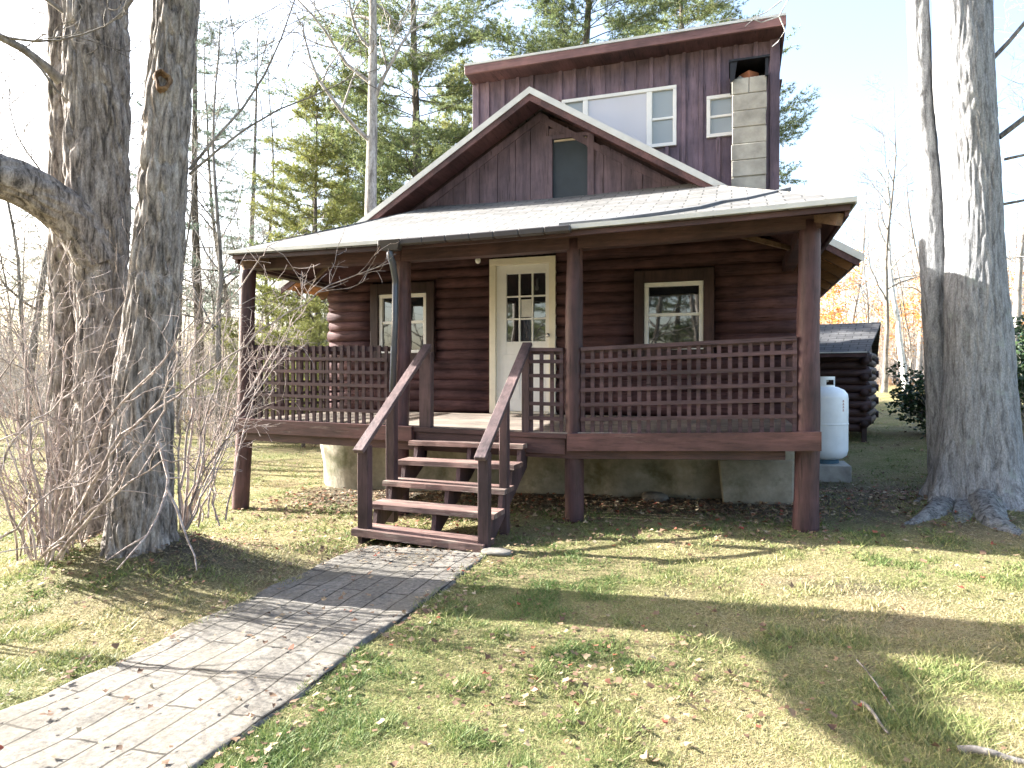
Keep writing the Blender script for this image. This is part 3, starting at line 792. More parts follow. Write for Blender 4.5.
# its roof
r0, r1, rv = -3.54, .6, 8.6
faces = [[(r0, rv, 5.76), (r1, rv, 5.76), (r1, 14.3, 5.2), (r0, 14.3, 5.2)]]
up = roofsheet(faces, [[(p[0], p[1]) for p in faces[0]]], 'upper_roof', M_metal, cab, .03)
mb = MB(); mb.box(r0, r1, rv + .004, rv + .04, 5.615, 5.725)
mb.build('fascia', M_fascia, up, bevel=.004)
mb = MB(); mb.box(r0 + .02, r1 - .02, rv + .042, TWV + .0, UT - .015, UT + .02); mb.box(tr, r1 - .02, TWV, 13.9, 5.1, 5.12); 
mb.prism([(r1 - .03, rv + .042, 5.62), (r1 - .002, rv + .042, 5.62), (r1 - .002, rv + .042, 5.725), (r1 - .03, rv + .042, 5.725)], (0, 5.5, -.53))
mb.prism([(r0 + .002, rv + .042, 5.62), (r0 + .03, rv + .042, 5.62), (r0 + .03, rv + .042, 5.725), (r0 + .002, rv + .042, 5.725)], (0, 5.5, -.53))
mb.build('soffit', M_soffitd, up)
# triple window
m0, _ = at_v(585.5, 110, TWV); m1, _ = at_v(649, 110, TWV)
f = .045; mb = MB(); y0, y1 = TWV - .03, TWV + .04
mb.box(W3, W3b, y0 - .003, y1, wz1 - f, wz1); mb.box(W3, W3b, y0 - .01, y1, wz0, wz0 + f)
for x in (W3, W3b - f): mb.box(x, x + f, y0, y1, wz0 + f, wz1 - f)
for x in (m0, m1): mb.box(x - .035, x + .035, y0 + .002, y1, wz0 + f, wz1 - f)
mid = (wz0 + wz1) / 2 - .02
mb.box(W3 + f, m0 - .035, y0 + .01, y1, mid - .015, mid + .015); mb.box(m1 + .035, W3b - f, y0 + .01, y1, mid - .015, mid + .015)
w = mb.build('window', M_white, cab, bevel=.003); w['label'] = 'wide three-part upper window behind the gable'
MB().box(W3 + f, m0 - .035, y0 + .03, y0 + .036, wz0 + f, wz1 - f).build('pane', M_screen, w)
MB().box(m0 + .035, m1 - .035, y0 + .02, y0 + .026, wz0 + f, wz1 - f).build('pane', M_glassup, w)
MB().box(m1 + .035, W3b - f, y0 + .03, y0 + .036, wz0 + f, wz1 - f).build('pane', M_screen, w)
mb = MB()
mb.box(SW0, SW1, y0 - .003, y1, sz1 - f, sz1); mb.box(SW0, SW1, y0 - .01, y1, sz0, sz0 + f)
for x in (SW0, SW1 - f): mb.box(x, x + f, y0, y1, sz0 + f, sz1 - f)
mid = (sz0 + sz1) / 2
mb.box(SW0 + f, SW1 - f, y0 + .01, y1, mid - .015, mid + .015)
w = mb.build('window', M_white, cab, bevel=.003); w['label'] = 'small upper window beside the chimney'
MB().box(SW0 + f, SW1 - f, y0 + .03, y0 + .036, sz0 + f, sz1 - f).build('pane', M_screen, w)

# chimney
c0, _ = at_v(731, 130, 8.5); c1, _ = at_v(765.5, 130, 8.5); _, ctop = at_v(748, 78, 8.5)
mb = MB(); z = ctop; i = 0; rr = random.Random(5)
while z > 3.45:
    j = lambda: rr.uniform(-.006, .006)
    if i in (0,):
        xm = c0 + (c1 - c0) * .5
        mb.box(c0, xm - .003, 8.5 + j(), 8.9, z - .187, z); mb.box(xm + .003, c1, 8.5 + j(), 8.9, z - .187, z)
    else: mb.box(c0 + j(), c1 + j(), 8.5 + j(), 8.9, z - .19, z)
    mb.box(c0 + .012, c1 - .012, 8.512, 8.9, z - .205, z - .186)
    z -= .198; i += 1
ch = mb.build('chimney', M_block, cab, bevel=.006)
mb = MB(); cx = (c0 + c1) / 2
for x in (c0 - .02, c1 - .015): mb.box(x, x + .035, 8.47, 8.93, ctop - .02, ctop + .19)
mb.box(c0 + .015, c1 - .015, 8.88, 8.92, ctop, ctop + .19); mb.box(c0 - .035, c1 + .035, 8.45, 8.93, ctop + .191, ctop + .215)
mb.hexa([(c0 - .02, 8.465, ctop - .06), (c0 + .03, 8.465, ctop - .02), (c0 + .03, 8.485, ctop - .02), (c0 - .02, 8.485, ctop - .06)],
        [(c0 - .02, 8.465, ctop + .19), (c0 + .06, 8.465, ctop + .19), (c0 + .06, 8.485, ctop + .19), (c0 - .02, 8.485, ctop + .19)])
mb.build('chimney_cap', M_black, ch)
mb = MB(); mb.tube([(cx + .0, 8.66, ctop - .05), (cx, 8.66, ctop + .10)], [.115, .115], 4); mb.build('flue_tile', M_flue, ch)
mb = MB(); mb.tube([(c0 + .09, 8.58, ctop), (c0 + .09, 8.58, ctop + .03), (c0 + .09, 8.58, ctop + .055)], [.045, .04, .012], 8); mb.build('mortar_lump', M_block, ch)

# lattice panels -------------------------------------------------------
def lattice(ua, ub, rails, name='lattice_panel', vface=VF + .04, label=None, topz=.85, sp=.0945):
    mb = MB(); n = max(2, int(round((ub - ua) / sp)))
    for i in range(n + 1):
        u = ua + .02 + (ub - ua - .04) * i / n
        jt = random.uniform(-.006, .006)
        mb.box(u - .018 + jt, u + .018 + jt, vface + .0, vface + .022, dk(u) - .01, dk(u) + topz + random.uniform(-.004, .004))
    for k in rails:
        hz = k; h = .036
        dz_ = [random.uniform(-.004, .004) for _ in range(2)]
        mb.hexa([(ua, vface - .024, dk(ua) + hz + dz_[0] - h/2), (ub, vface - .024, dk(ub) + hz + dz_[1] - h/2), (ub, vface - .002, dk(ub) + hz + dz_[1] - h/2), (ua, vface - .002, dk(ua) + hz + dz_[0] - h/2)],
                [(ua, vface - .024, dk(ua) + hz + dz_[0] + h/2), (ub, vface - .024, dk(ub) + hz + dz_[1] + h/2), (ub, vface - .002, dk(ub) + hz + dz_[1] + h/2), (ua, vface - .002, dk(ua) + hz + dz_[0] + h/2)])
    mb.hexa([(ua, vface + .024, dk(ua) + topz - .06), (ub, vface + .024, dk(ub) + topz - .06), (ub, vface + .06, dk(ub) + topz - .06), (ua, vface + .06, dk(ua) + topz - .06)],
            [(ua, vface + .024, dk(ua) + topz - .01), (ub, vface + .024, dk(ub) + topz - .01), (ub, vface + .06, dk(ub) + topz - .01), (ua, vface + .06, dk(ua) + topz - .01)])
    o = mb.build(name, M_lat, cab)
    if label: o['label'] = label
    return o
rails = [.142 * k + .0 for k in range(1, 6)]
lattice(U3 + .095, .545, rails + [.832], label='long lattice panel right of the steps')
lattice(-5.33, U2 - .11, [r_ - .0 for r_ in rails], label='sunlit lattice panel left of the steps', topz=.86)
nr0, _ = at_v(521.5, 380, VF + .05); nr1, _ = at_v(529, 380, VF + .05)
lattice(nr1 + .01, U3 - .085, rails + [.832], label='short lattice panel between newel and post', topz=.84, sp=.1)
# left side railing: slats along v at u=-5.4
mb = MB(); v = VF + .2
while v < VW - .1:
    mb.box(-5.40, -5.385, v - .018, v + .018, DECK, DECK + .8); v += .1
for k in rails: mb.box(-5.38, -5.36, VF + .18, VW - .08, DECK + k - .018, DECK + k + .018)
mb.box(-5.43, -5.35, VF + .18, VW - .06, DECK + .805, DECK + .87)
mb.build('side_railing', M_lat, cab)
# right side railing
mb = MB(); v = VF + .22
while v < VW - .1:
    mb.box(.585, .6, v - .018, v + .018, DECK, DECK + .8); v += .1
for k in rails: mb.box(.562, .582, VF + .22, VW - .08, DECK + k - .018, DECK + k + .018)
mb.build('side_railing', M_lat, cab)

# stairs ---------------------------------------------------------------
SU0, SU1 = -3.16, -1.97
tz = [.075, .2475, .415, .5825, .75]           # tread tops
tv = [5.10, 5.375, 5.65, 5.925, 6.20]          # tread front edges
mb = MB()
for u in (SU0 + .035, (SU0 + SU1) / 2 + .03, SU1 - .035):
    poly = [(u, 6.42, .50), (u, 6.42, .85), (u, 6.34, .85)]
    for k in (4, 3, 2, 1, 0):
        t = tz[k] - .047
        poly += [(u, tv[k] + .27, t), (u, tv[k] + .03, t)]
    poly += [(u, tv[0] + .03, -.06), (u, tv[0] + .25, -.06)]
    mb.prism(poly, (.04, 0, 0))
st = mb.build('stairs', M_stringer, cab)
for k in range(5):
    mb = MB(); tilt = -.05 if k == 0 else (-.02 if k < 3 else 0)
    a, b_ = SU0 - .02, SU1 + .03; v0, v1 = tv[k], tv[k] + .285
    nn = 8; 
    rs = random.Random(k)
    fr = [rs.uniform(-.006, .006) for _ in range(nn + 1)]
    for i in range(nn):
        x0, x1 = a + (b_ - a) * i / nn, a + (b_ - a) * (i + 1) / nn
        zz = lambda x: tz[k] + tilt * (x - a) / (b_ - a)
        T = .045 if k else .06
        mb.hexa([(x0, v0 + fr[i], zz(x0) - T), (x1, v0 + fr[i+1], zz(x1) - T), (x1, v1, zz(x1) - T), (x0, v1, zz(x0) - T)],
                [(x0, v0 + fr[i] + .006, zz(x0)), (x1, v0 + fr[i+1] + .006, zz(x1)), (x1, v1, zz(x1)), (x0, v1, zz(x0))])
    mb.build('tread', M_step, st)
def newel(x0, x1, v, ztop, zb, name='newel_post', d=.085):
    a, _ = at_v(x0, 450, v); b_, _ = at_v(x1, 450, v)
    mb = MB(); mb.box(a, b_, v, v + d, zb, ztop); return mb.build(name, M_stringer, st, bevel=.005), (a + b_) / 2
v1 = 5.16
_, zl = at_v(362, 446, v1); _, zr_ = at_v(482, 453, v1)
_, ul = newel(357, 367.5, v1, zl, -.02); _, ur = newel(477.5, 488, v1, zr_, -.08)
_, zl2 = at_v(424, 352, VF + .02)
_, ul2 = newel(419, 430.5, VF + .02, zl2, dk(-3.0) - .02); _, ur2 = newel(521.5, 529, VF + .02, zl2, dk(-2.4) - .02)
def zrail(v, za, zb): return za + (zb - za) * (v - v1) / (VF + .02 - v1)
newel(385.5, 394, 5.74, zrail(5.74, zl, zl2), .0); newel(499, 507, 5.74, zrail(5.74, zr_, zl2), -.05)
for a, b_, za in ((ul, ul2, zl), (ur, ur2, zr_)):
    dirv = Vector((b_ - a, VF + .06 - v1, zl2 - za)).normalized()
    p = Vector((a, v1 + .03, za + .025)) - dirv * .12; q = Vector((b_, VF + .06, zl2 + .045)) + dirv * .05
    mb = MB(); mb.bar(p, q, .10, .042)
    mb.build('handrail', M_rail, st, bevel=.005)
# stepping stone, stones below the porch
def stone(name, loc, s, label, cat, mat=M_stone, seed=1, group=None):
    me = bpy.data.meshes.new(name); import bmesh
    bm = bmesh.new(); bmesh.ops.create_icosphere(bm, subdivisions=3, radius=1)
    P = np.array([v.co[:] for v in bm.verts]); n = fbm(P * 1.3 + seed * 7, seed, 3)
    P = np.sign(P) * np.abs(P) ** .75
    P = P * (.75 + .5 * n)[:, None] * np.array(s)
    for v, p in zip(bm.verts, P): v.co = p
    bm.to_mesh(me); bm.free(); me.materials.append(mat)
    me.polygons.foreach_set('use_smooth', [True] * len(me.polygons))
    o = link(name, me, None, loc); tag(o, label, cat, group); return o
def gp(x, y, z0=0.0):
    for _ in range(4):
        Y = (EYE - z0) * F_PX / (y - HOR); u, v = cam2w((x - 512) / F_PX * Y, Y); z0 = gz(u, v)
    return u, v, z0
u, v, z0 = gp(495, 556); stone('stepping_stone', (u, v + .05, z0 + .02), (.13, .09, .025), 'flat grey stone lying at the right foot of the porch steps', 'stone', seed=3)
# leaning slab under the right end of the porch
s0, sz_ = at_v(719, 497, 7.9); s1, _ = at_v(793, 497, 7.85)
mb = MB(); zb = gz(s0, 7.8) - .05
mb.hexa([(s0 + .05, 7.70, zb), (s1, 7.72, zb), (s1, 7.78, zb), (s0 + .05, 7.76, zb)], [(s0 - .01, 7.86, zb + .52), (s1 + .02, 7.87, zb + .55), (s1 + .02, 7.92, zb + .55), (s0 - .01, 7.92, zb + .52)])
tag(mb.build('stone_slab', M_found, None, bevel=.02), 'pale slab leaning on the foundation under the right end of the porch', 'slab')
u, v, z0 = gp(655, 500); stone('leaf_rock', (u, v, z0 + .02), (.16, .12, .07), 'brown rock lying in the shade under the porch by the leaning slab', 'rock', seed=5)

# ================================================================== TANK, BLOCK, SHED
tk = at_depth(822, 462, 10.2); TU, TVY = tk.x, tk.y; tb = tk.z
tank = empty('propane_tank', (TU, TVY, tb), 'white upright propane tank on a concrete block beside the cabin wall', 'gas tank')
rad = .365
prof = [(.0, .055), (.20, .055), (.29, .075), (.345, .12), (rad, .20), (rad, .98), (.355, 1.045), (.31, 1.105), (.22, 1.15), (.10, 1.17), (0, 1.175)]
def lathe(prof, n=32, c=(0, 0, 0)):
    mb = MB(); V = []; F = []
    for r_, z in prof:
        for j in range(n): V.append((c[0] + r_ * math.cos(j * 2 * math.pi / n), c[1] + r_ * math.sin(j * 2 * math.pi / n), c[2] + z))
    for i in range(len(prof) - 1):
        for j in range(n): F.append((i*n+j, i*n+(j+1) % n, (i+1)*n+(j+1) % n, (i+1)*n+j))
    return mb.add(V, F)
lathe(prof, 40, (TU, TVY, tb)).build('tank_body', M_tank, tank, True)
lathe([(.235, .0), (.24, .0), (.24, .075), (.225, .075), (.225, .0)], 32, (TU, TVY, tb)).build('foot_ring', M_tankfoot, tank)
mb = MB(); n = 28; r_ = .18
for j in range(n):
    a0, a1 = j * 2 * math.pi / n, (j + 1) * 2 * math.pi / n
    hole = (j % 7) in (1, 2, 3, 4)
    for (za, zb) in (((1.12, 1.18), (1.26, 1.31)) if hole else ((1.12, 1.31),)):
        q = [(TU + rr_ * math.cos(a), TVY + rr_ * math.sin(a), tb + zz) for zz in (za, zb) for (rr_, a) in ((r_, a0), (r_, a1), (r_ - .012, a1), (r_ - .012, a0))]
        mb.hexa(q[:4], q[4:])
mb.build('collar', M_tank, tank)
lathe([(0, 1.17), (.04, 1.17), (.04, 1.23), (.055, 1.235), (.055, 1.25), (.02, 1.26), (.0, 1.26)], 12, (TU, TVY, tb)).build('valve', M_brass, tank)
lathe([(rad + .001, .585), (rad + .005, .59), (rad + .005, .605), (rad + .001, .61)], 40, (TU, TVY, tb)).build('weld_seam', M_tank, tank, True)
mb = MB(); mb.tube([(TU - .04, TVY - .05, tb + 1.245), (TU - .16, TVY - .12, tb + 1.27), (TU - .28, TVY - .10, tb + 1.33), (TU - .5, TVY - .05, tb + 1.36), (TU - .62, TVY, tb + 1.34)], [.009] * 5, 8); mb.build('gas_line', M_brass, tank, True)
mb = MB(); mb.tube([(TU + .02, TVY - .10, tb + 1.22), (TU + .02, TVY - .10, tb + 1.235), (TU + .02, TVY - .10, tb + 1.26), (TU + .02, TVY - .10, tb + 1.28)], [.03, .06, .06, .02], 14); mb.build('regulator', M_block, tank, True)
# small vertical mark on the right flank of the tank
ang = math.atan2(-TVY, -TU) + R(52)
mb = MB()
for i in range(4):
    zz = tb + .80 + i * .045
    for dz_, w in ((0, .8), (.018, .5)):
        c_ = Vector((TU + (rad + .002) * math.cos(ang), TVY + (rad + .002) * math.sin(ang), zz + dz_)); t_ = Vector((-math.sin(ang), math.cos(ang), 0)) * .018 * w
        mb.bar(c_ - t_, c_ + t_, .004, .011)
mb.build('tank_mark', M_mark, tank)
bs = MB(); bs.box(TU - .30, TU + .36, TVY - .36, TVY + .3, gz(TU, TVY) - .15, tb - .002)
tag(bs.build('concrete_block', M_block, None, bevel=.012), 'grey concrete block pad under the white propane tank', 'block')

# shed: rotated about -19 degrees against the cabin
SH = at_depth(866, 441, 13.4); sa = R(-13)
ex = Vector((math.cos(sa), math.sin(sa), 0)); ey = Vector((-math.sin(sa), math.cos(sa), 0))
shed = empty('log_shed', (SH.x, SH.y, 0), 'small dark log shed with grey shingled roof behind the propane tank', 'shed')
def SP(a, b_, z): return SH.xy.to_3d() + ex * a + ey * b_ + Vector((0, 0, z))
gs = SH.z; W_, Dp = 3.0, 2.9; eav = 1.93; rid = 2.62
mb = MB(); zc = gs + .26; i = 0
while zc < eav - .02:
    e1 = .10 if i % 2 else .0
    logbar(mb, SP(-W_, 0, zc), SP(e1, 0, zc), .085, 10, i + 90); logbar(mb, SP(-W_, Dp, zc), SP(e1, Dp, zc), .085, 8, i + 120)
    logbar(mb, SP(-.02, -(.02 if i % 2 else .14), zc + .08), SP(-.02, Dp + .1, zc + .08), .082, 8, i + 150)
    logbar(mb, SP(-W_, -.1, zc + .08), SP(-W_, Dp + .1, zc + .08), .082, 8, i + 170)
    zc += .158; i += 1
mb.build('log_wall', M_shedlog, shed, True)
faces = [[SP(-W_ - .15, -.32, eav), SP(.06, -.32, eav), SP(.20, Dp / 2, rid), SP(-W_ - .15, Dp / 2, rid)],
         [SP(.06, Dp + .32, eav), SP(-W_ - .15, Dp + .32, eav), SP(-W_ - .15, Dp / 2, rid), SP(.20, Dp / 2, rid)]]
srf = roofsheet(faces, [[(0, 0), (3.2, 0), (3.3, 1.9), (0, 1.9)]] * 2, 'roof', M_shingd, shed, .04)
mb = MB(); mb.bar(SP(-W_ - .1, -.30, eav - .07), SP(.04, -.30, eav - .07), .025, .07); mb.build('fascia', M_beam, srf)
mb = MB(); mb.bar(SP(-W_ - .1, -.33, eav - .015), SP(.04, -.33, eav - .015), .012, .02); mb.build('drip_edge', M_metal, srf)
mb = MB(); mb.prism([SP(-.05, .05, eav - .1), SP(-.05, Dp - .05, eav - .1), SP(-.05, Dp / 2, rid - .08)], ex * .03); mb.build('gable', M_shedlog, shed)
for a in (-.72, -2.2):
    mb = MB(); mb.hexa(*[[SP(a + x, y, z) for x, y in ((-.22, .0), (.22, .0), (.22, .25), (-.22, .25))] for z in (gs - .15, gs + .18)])
    mb.build('pier', M_block, shed, bevel=.01)
mb = MB(); mb.bar(SP(-.03, -.05, gs - .1), SP(-.03, -.05, gs + .3), .09, .09); mb.build('corner_post', M_shedlog, shed)

# ================================================================== TREES
def bark_trunk(path, rad, n=56, step=.035, amp=.018, seed=0, fq=16, zq=2.6, flare=None, knots=()):
    """thick trunk with modelled bark ridges; path (k,3) world"""
    P = np.array(path, float); r = np.array(rad, float)
    L = np.concatenate([[0], np.cumsum(np.linalg.norm(np.diff(P, axis=0), axis=1))])
    m = int(L[-1] / step) + 2; s = np.linspace(0, L[-1], m)
    def sm(a):
        y = np.interp(s, L, a); k = max(3, int(.28 / step) | 1); pad = np.pad(y, k // 2, mode='reflect', reflect_type='odd')
        return np.convolve(pad, np.ones(k) / k, 'valid')
    C = np.stack([sm(P[:, i]) for i in range(3)], -1); rr_ = sm(r)
    T = np.gradient(C, axis=0); T /= np.linalg.norm(T, axis=1, keepdims=True)
    A = np.zeros_like(T); a = np.cross(T[0], [0, 1., 0.1]); a /= np.linalg.norm(a)
    for i in range(m):
        a = a - T[i] * a.dot(T[i]); a /= np.linalg.norm(a); A[i] = a
    B = np.cross(T, A); th = np.arange(n) * 2 * math.pi / n
    D_ = A[:, None] * np.cos(th)[None, :, None] + B[:, None] * np.sin(th)[None, :, None]
    q = C[:, None] + D_ * rr_[:, None, None]
    S = np.broadcast_to(s[:, None], (m, n))
    ang = np.stack([D_[..., 0] * rr_[:, None] * fq, D_[..., 1] * rr_[:, None] * fq, S * zq + D_[..., 2] * 3], -1)
    n1 = vnoise(ang + 2.5 * vnoise(ang * .35, seed + 5)[..., None], seed); n2 = vnoise(ang * 2.3, seed + 1)
    rid_ = 1 - np.abs(2 * n1 - 1) * 1.0
    dsp = amp * (1 - rid_ ** 2 * 1.4 + .55 * (n2 - .5))
    lump = .10 * rr_[:, None] * (vnoise(np.stack([D_[..., 0] * 1.2, D_[..., 1] * 1.2, S * 1.1], -1), seed + 9) - .5) * 2
    R_ = rr_[:, None] + dsp + lump
    if flare:
        h, k, lob, ph = flare
        e = np.exp(-np.maximum(C[:, 2] - flare_z(C[0]), 0) / h)[:, None]
        thg = np.arctan2(D_[..., 1], D_[..., 0])
        lobes = .5 + .5 * np.cos(lob * thg + ph + 1.2 * np.sin(2 * thg))
        R_ = R_ * (1 + k * e * (.35 + lobes ** 1.5) )
    q = C[:, None] + D_ * R_[..., None]
    F = []
    I = (np.arange(m - 1)[:, None] * n + np.arange(n)[None]); J = (np.arange(m - 1)[:, None] * n + (np.arange(n)[None] + 1) % n)
    F = np.stack([I, J, J + n, I + n], -1).reshape(-1, 4)
    return q.reshape(-1, 3), F
def flare_z(c): return c[2] + .05
class MultiQ:
    def __init__(s): s.V = []; s.F = []; s.n = 0
    def add(s, V, F): s.V.append(V); s.F.append(F + s.n); s.n += len(V)
    def obj(s, name, mat, parent):
        me = raw_mesh(name, np.concatenate(s.V) - np.array(wloc(parent)), 4, np.concatenate(s.F), mat)
        me.polygons.foreach_set('use_smooth', [True] * len(me.polygons)); return link(name, me, parent)

class Twigs:
    """fast tube collector, quads only, variable sides"""
    def __init__(s): s.V = []; s.F = []; s.n = 0; s.tips = []
    def tube(s, P, r, n):
        P = np.asarray(P, float); k = len(P); r = np.asarray(r, float)
        T = np.gradient(P, axis=0); T /= (np.linalg.norm(T, axis=1, keepdims=True) + 1e-9)
        ref = np.array([.31, .17, .93]) if abs(T[:, 2].mean()) < .8 else np.array([.93, .31, .17])
        A = np.cross(T, ref); A /= (np.linalg.norm(A, axis=1, keepdims=True) + 1e-9); B = np.cross(T, A)
        th = np.arange(n) * 2 * math.pi / n
        ring = P[:, None] + r[:, None, None] * (A[:, None] * np.cos(th)[None, :, None] + B[:, None] * np.sin(th)[None, :, None])
        I = np.arange(k - 1)[:, None] * n + np.arange(n)[None]; J = np.arange(k - 1)[:, None] * n + (np.arange(n)[None] + 1) % n
        s.V.append(ring.reshape(-1, 3)); s.F.append(np.stack([I, J, J + n, I + n], -1).reshape(-1, 4) + s.n); s.n += k * n
    def mesh(s, name, mat, off=(0, 0, 0)):
        me = raw_mesh(name, np.concatenate(s.V) - np.array(off), 4, np.concatenate(s.F), mat)
        me.polygons.foreach_set('use_smooth', [True] * len(me.polygons)); return me
def unit(v): return v / (np.linalg.norm(v) + 1e-9)
def grow(T, p, d, L, r, lvl, maxl, rg, up=.08, wander=.16, kids=(5, 5, 4), ratio=.52, spread=.85, sides=(7, 5, 4, 3, 3), minr=.003, start=.3):
    n = max(4, int(5 + L)) if lvl < 2 else 4
    P = [np.array(p, float)]; d = unit(np.array(d, float)); ds = []
    for i in range(n):
        d = unit(d + rg.normal(0, wander, 3) + np.array([0, 0, up])); ds.append(d); P.append(P[-1] + d * L / n)
    t = np.linspace(0, 1, n + 1); rad = np.maximum(r * (1 - .72 * t), minr)
    T.tube(P, rad, sides[min(lvl, len(sides) - 1)])
    if lvl >= maxl: T.tips.append((P[-1], d)); return
    k = kids[min(lvl, len(kids) - 1)]
    for j in range(k):
        tt = start + (1 - start) * (j + rg.random()) / k; i = min(int(tt * n), n - 1); fr = tt * n - i
        q = P[i] * (1 - fr) + P[i + 1] * fr if i + 1 <= n else P[-1]
        dd = unit(rg.normal(0, 1, 3)); dd = unit(dd - ds[i] * dd.dot(ds[i]))
        nd_ = unit(ds[i] * (1 - .35 * spread) + dd * spread)
        grow(T, q, nd_, L * ratio * (1.15 - .5 * tt) * rg.uniform(.75, 1.2), rad[i] * .58, lvl + 1, maxl, rg, up, wander * 1.15, kids, ratio, spread, sides, minr, .25)

# ---- left pair of maples
def px_path(lst, Y, z_extra=()):
    return [tuple(at_depth(x, y, Yd if Yd else Y)) for (x, y, Yd) in lst]
def rp(pxs, Y): return [p * Y / F_PX for p in pxs]
# tree A (rear left, with the big limb)
pa = px_path([(104, 540, 0), (104, 470, 0), (103, 400, 0), (103, 300, 0), (101, 215, 0), (99, 150, 0), (98, 60, 0), (97, -40, 0), (100, -260, 0), (106, -560, 0)], 5.5)
ra = rp([25, 24, 22.5, 22, 25, 25.5, 26, 25, 19, 12], 5.5)
A0 = Vector(pa[0]); A0.z = gz(A0.x, A0.y)
treeA = empty('maple_tree', A0, 'thick rough-barked maple at the left edge with a heavy limb bending left', 'tree')
mq = MultiQ(); mq.add(*bark_trunk(pa, ra, 190, .014, .024, 1, 25, 5.2, (.2, .2, 5, 1.0)))
pst = px_path([(62, 545, 5.7), (64, 430, 5.7), (64, 330, 5.66), (64, 250, 5.62), (64, 150, 5.6), (64, 60, 5.6), (63, -40, 5.6), (52, -260, 5.6), (30, -560, 5.6)], 5.7)
mq.add(*bark_trunk(pst, rp([15, 13, 12, 11.5, 11, 11, 10.5, 8, 5], 5.7), 100, .014, .019, 3, 25, 5.2, (.2, .2, 4, .3)))
mq.obj('trunk', M_barkL, treeA)
mq = MultiQ()
plimb = [tuple(at_depth(*q)) for q in ((102, 262, 5.45), (80, 222, 5.33), (55, 203, 5.16), (25, 184, 5.0), (-15, 170, 4.8), (-70, 150, 4.6), (-150, 105, 4.35), (-240, 20, 4.2), (-320, -110, 4.1))]
mq.add(*bark_trunk(plimb, rp([23, 22, 21, 20, 18, 17, 14, 11, 7], 5.05), 90, .016, .016, 8, 24, 5.2))
mq.obj('limb', M_barkL, treeA)
T = Twigs(); rg = np.random.default_rng(21)
q = [at_depth(62, 82, 5.35), at_depth(48, 68, 5.25), at_depth(25, 50, 5.1), at_depth(-10, 32, 4.9), at_depth(-70, 0, 4.7)]
T.tube([list(p) for p in q], [.045, .035, .03, .028, .02], 8)
for p in q[2:]: grow(T, p, rg.normal(0, 1, 3) + np.array([-.3, -.2, .5]), 1.0, .012, 1, 3, rg)
topA = np.array(pa[-1])
for i in range(5):
    grow(T, np.array(pa[-2]) * (1 - i / 5) + topA * i / 5, (rg.normal(), rg.normal(), 1.2), 3.6, .10, 0, 3, rg)
le = np.array(plimb[-1]); grow(T, le, (-.3, .1, 1), 3.5, .06, 0, 3, rg); grow(T, np.array(plimb[-2]), (-.6, -.4, .8), 2.8, .05, 0, 3, rg)
for (x, y, Y, dx, L) in ((60, 40, 5.3, (-.9, .3, .5), 1.6), (120, 20, 5.4, (.5, .3, .8), 1.5), (75, 20, 5.35, (-.7, -.2, .7), 1.4)):
    grow(T, at_depth(x, y, Y), dx, L, .02, 1, 3, rg)
link('branches', T.mesh('branches', M_barkgrey, A0), treeA)
# tree B
pb = px_path([(141, 555, 0), (141, 500, 0), (142, 430, 0), (145, 370, 0), (155, 300, 0), (160, 250, 0), (164, 170, 0), (170, 90, 0), (180, 0, 0), (190, -100, 0), (207, -330, 0), (227, -620, 0)], 5.05)
rb_ = rp([31, 28, 26, 25, 23.5, 22, 20.5, 20, 19.5, 18, 13, 8], 5.05)
B0 = Vector(pb[0]); B0.z = gz(B0.x, B0.y)
treeB = empty('maple_tree', B0, 'leaning furrowed maple trunk with a knot, in front of the thicker left maple', 'tree')
mq = MultiQ(); mq.add(*bark_trunk(pb, rb_, 190, .013, .021, 14, 27, 5.0, (.16, .2, 5, 2.0)))
mq.obj('trunk', M_barkL, treeB)
# the healed knot facing the camera
kc = at_depth(164, 82, 4.90); kd = Vector((-kc.x, -kc.y, 0)).normalized(); kx = Vector((-kd.y, kd.x, 0))
V_, F_ = [], []; nr, nt_ = 9, 28
for i in range(nr + 1):
    r_ = .085 * i / nr; e = (i / nr)
    h = .055 * math.exp(-((e - .62) / .2) ** 2) - .035 * math.exp(-(e / .45) ** 2) - .05 * max(0, e - .8) / .2
    for j in range(nt_):
        a = j * 2 * math.pi / nt_; w = 1 + .12 * math.sin(3 * a + 1) + .07 * math.sin(5 * a)
        V_.append(kc + kx * (r_ * w * .8 * math.cos(a)) + Vector((0, 0, r_ * w * 1.12 * math.sin(a))) + kd * h)
    if i: F_ += [((i-1)*nt_+j, (i-1)*nt_+(j+1) % nt_, i*nt_+(j+1) % nt_, i*nt_+j) for j in range(nt_)]
mb = MB(); mb.add([tuple(v) for v in V_], F_); mb.build('knot', mat_bark('knot_bark', (.06, .035, .02), (.17, .105, .065), (.27, .19, .13), 14, .8), treeB, True)
T = Twigs(); rg = np.random.default_rng(5)
for i, tt in enumerate((.0, .3, .55, .8, 1)):
    grow(T, np.array(pb[-2]) * (1 - tt) + np.array(pb[-1]) * tt, (rg.normal(), rg.normal(), 1.1), 3.2, .07, 0, 3, rg)
grow(T, at_depth(190, 170, 5.1), (.75, .25, .9), 1.9, .012, 0, 2, rg, .02, .12); grow(T, at_depth(190, 175, 5.1), (1.2, .3, .35), 1.7, .010, 0, 2, rg, .05, .12)
grow(T, at_depth(186, -40, 5.05), (.8, -.3, .6), 2.4, .03, 0, 3, rg)
link('branches', T.mesh('branches', M_barkgrey, B0), treeB)

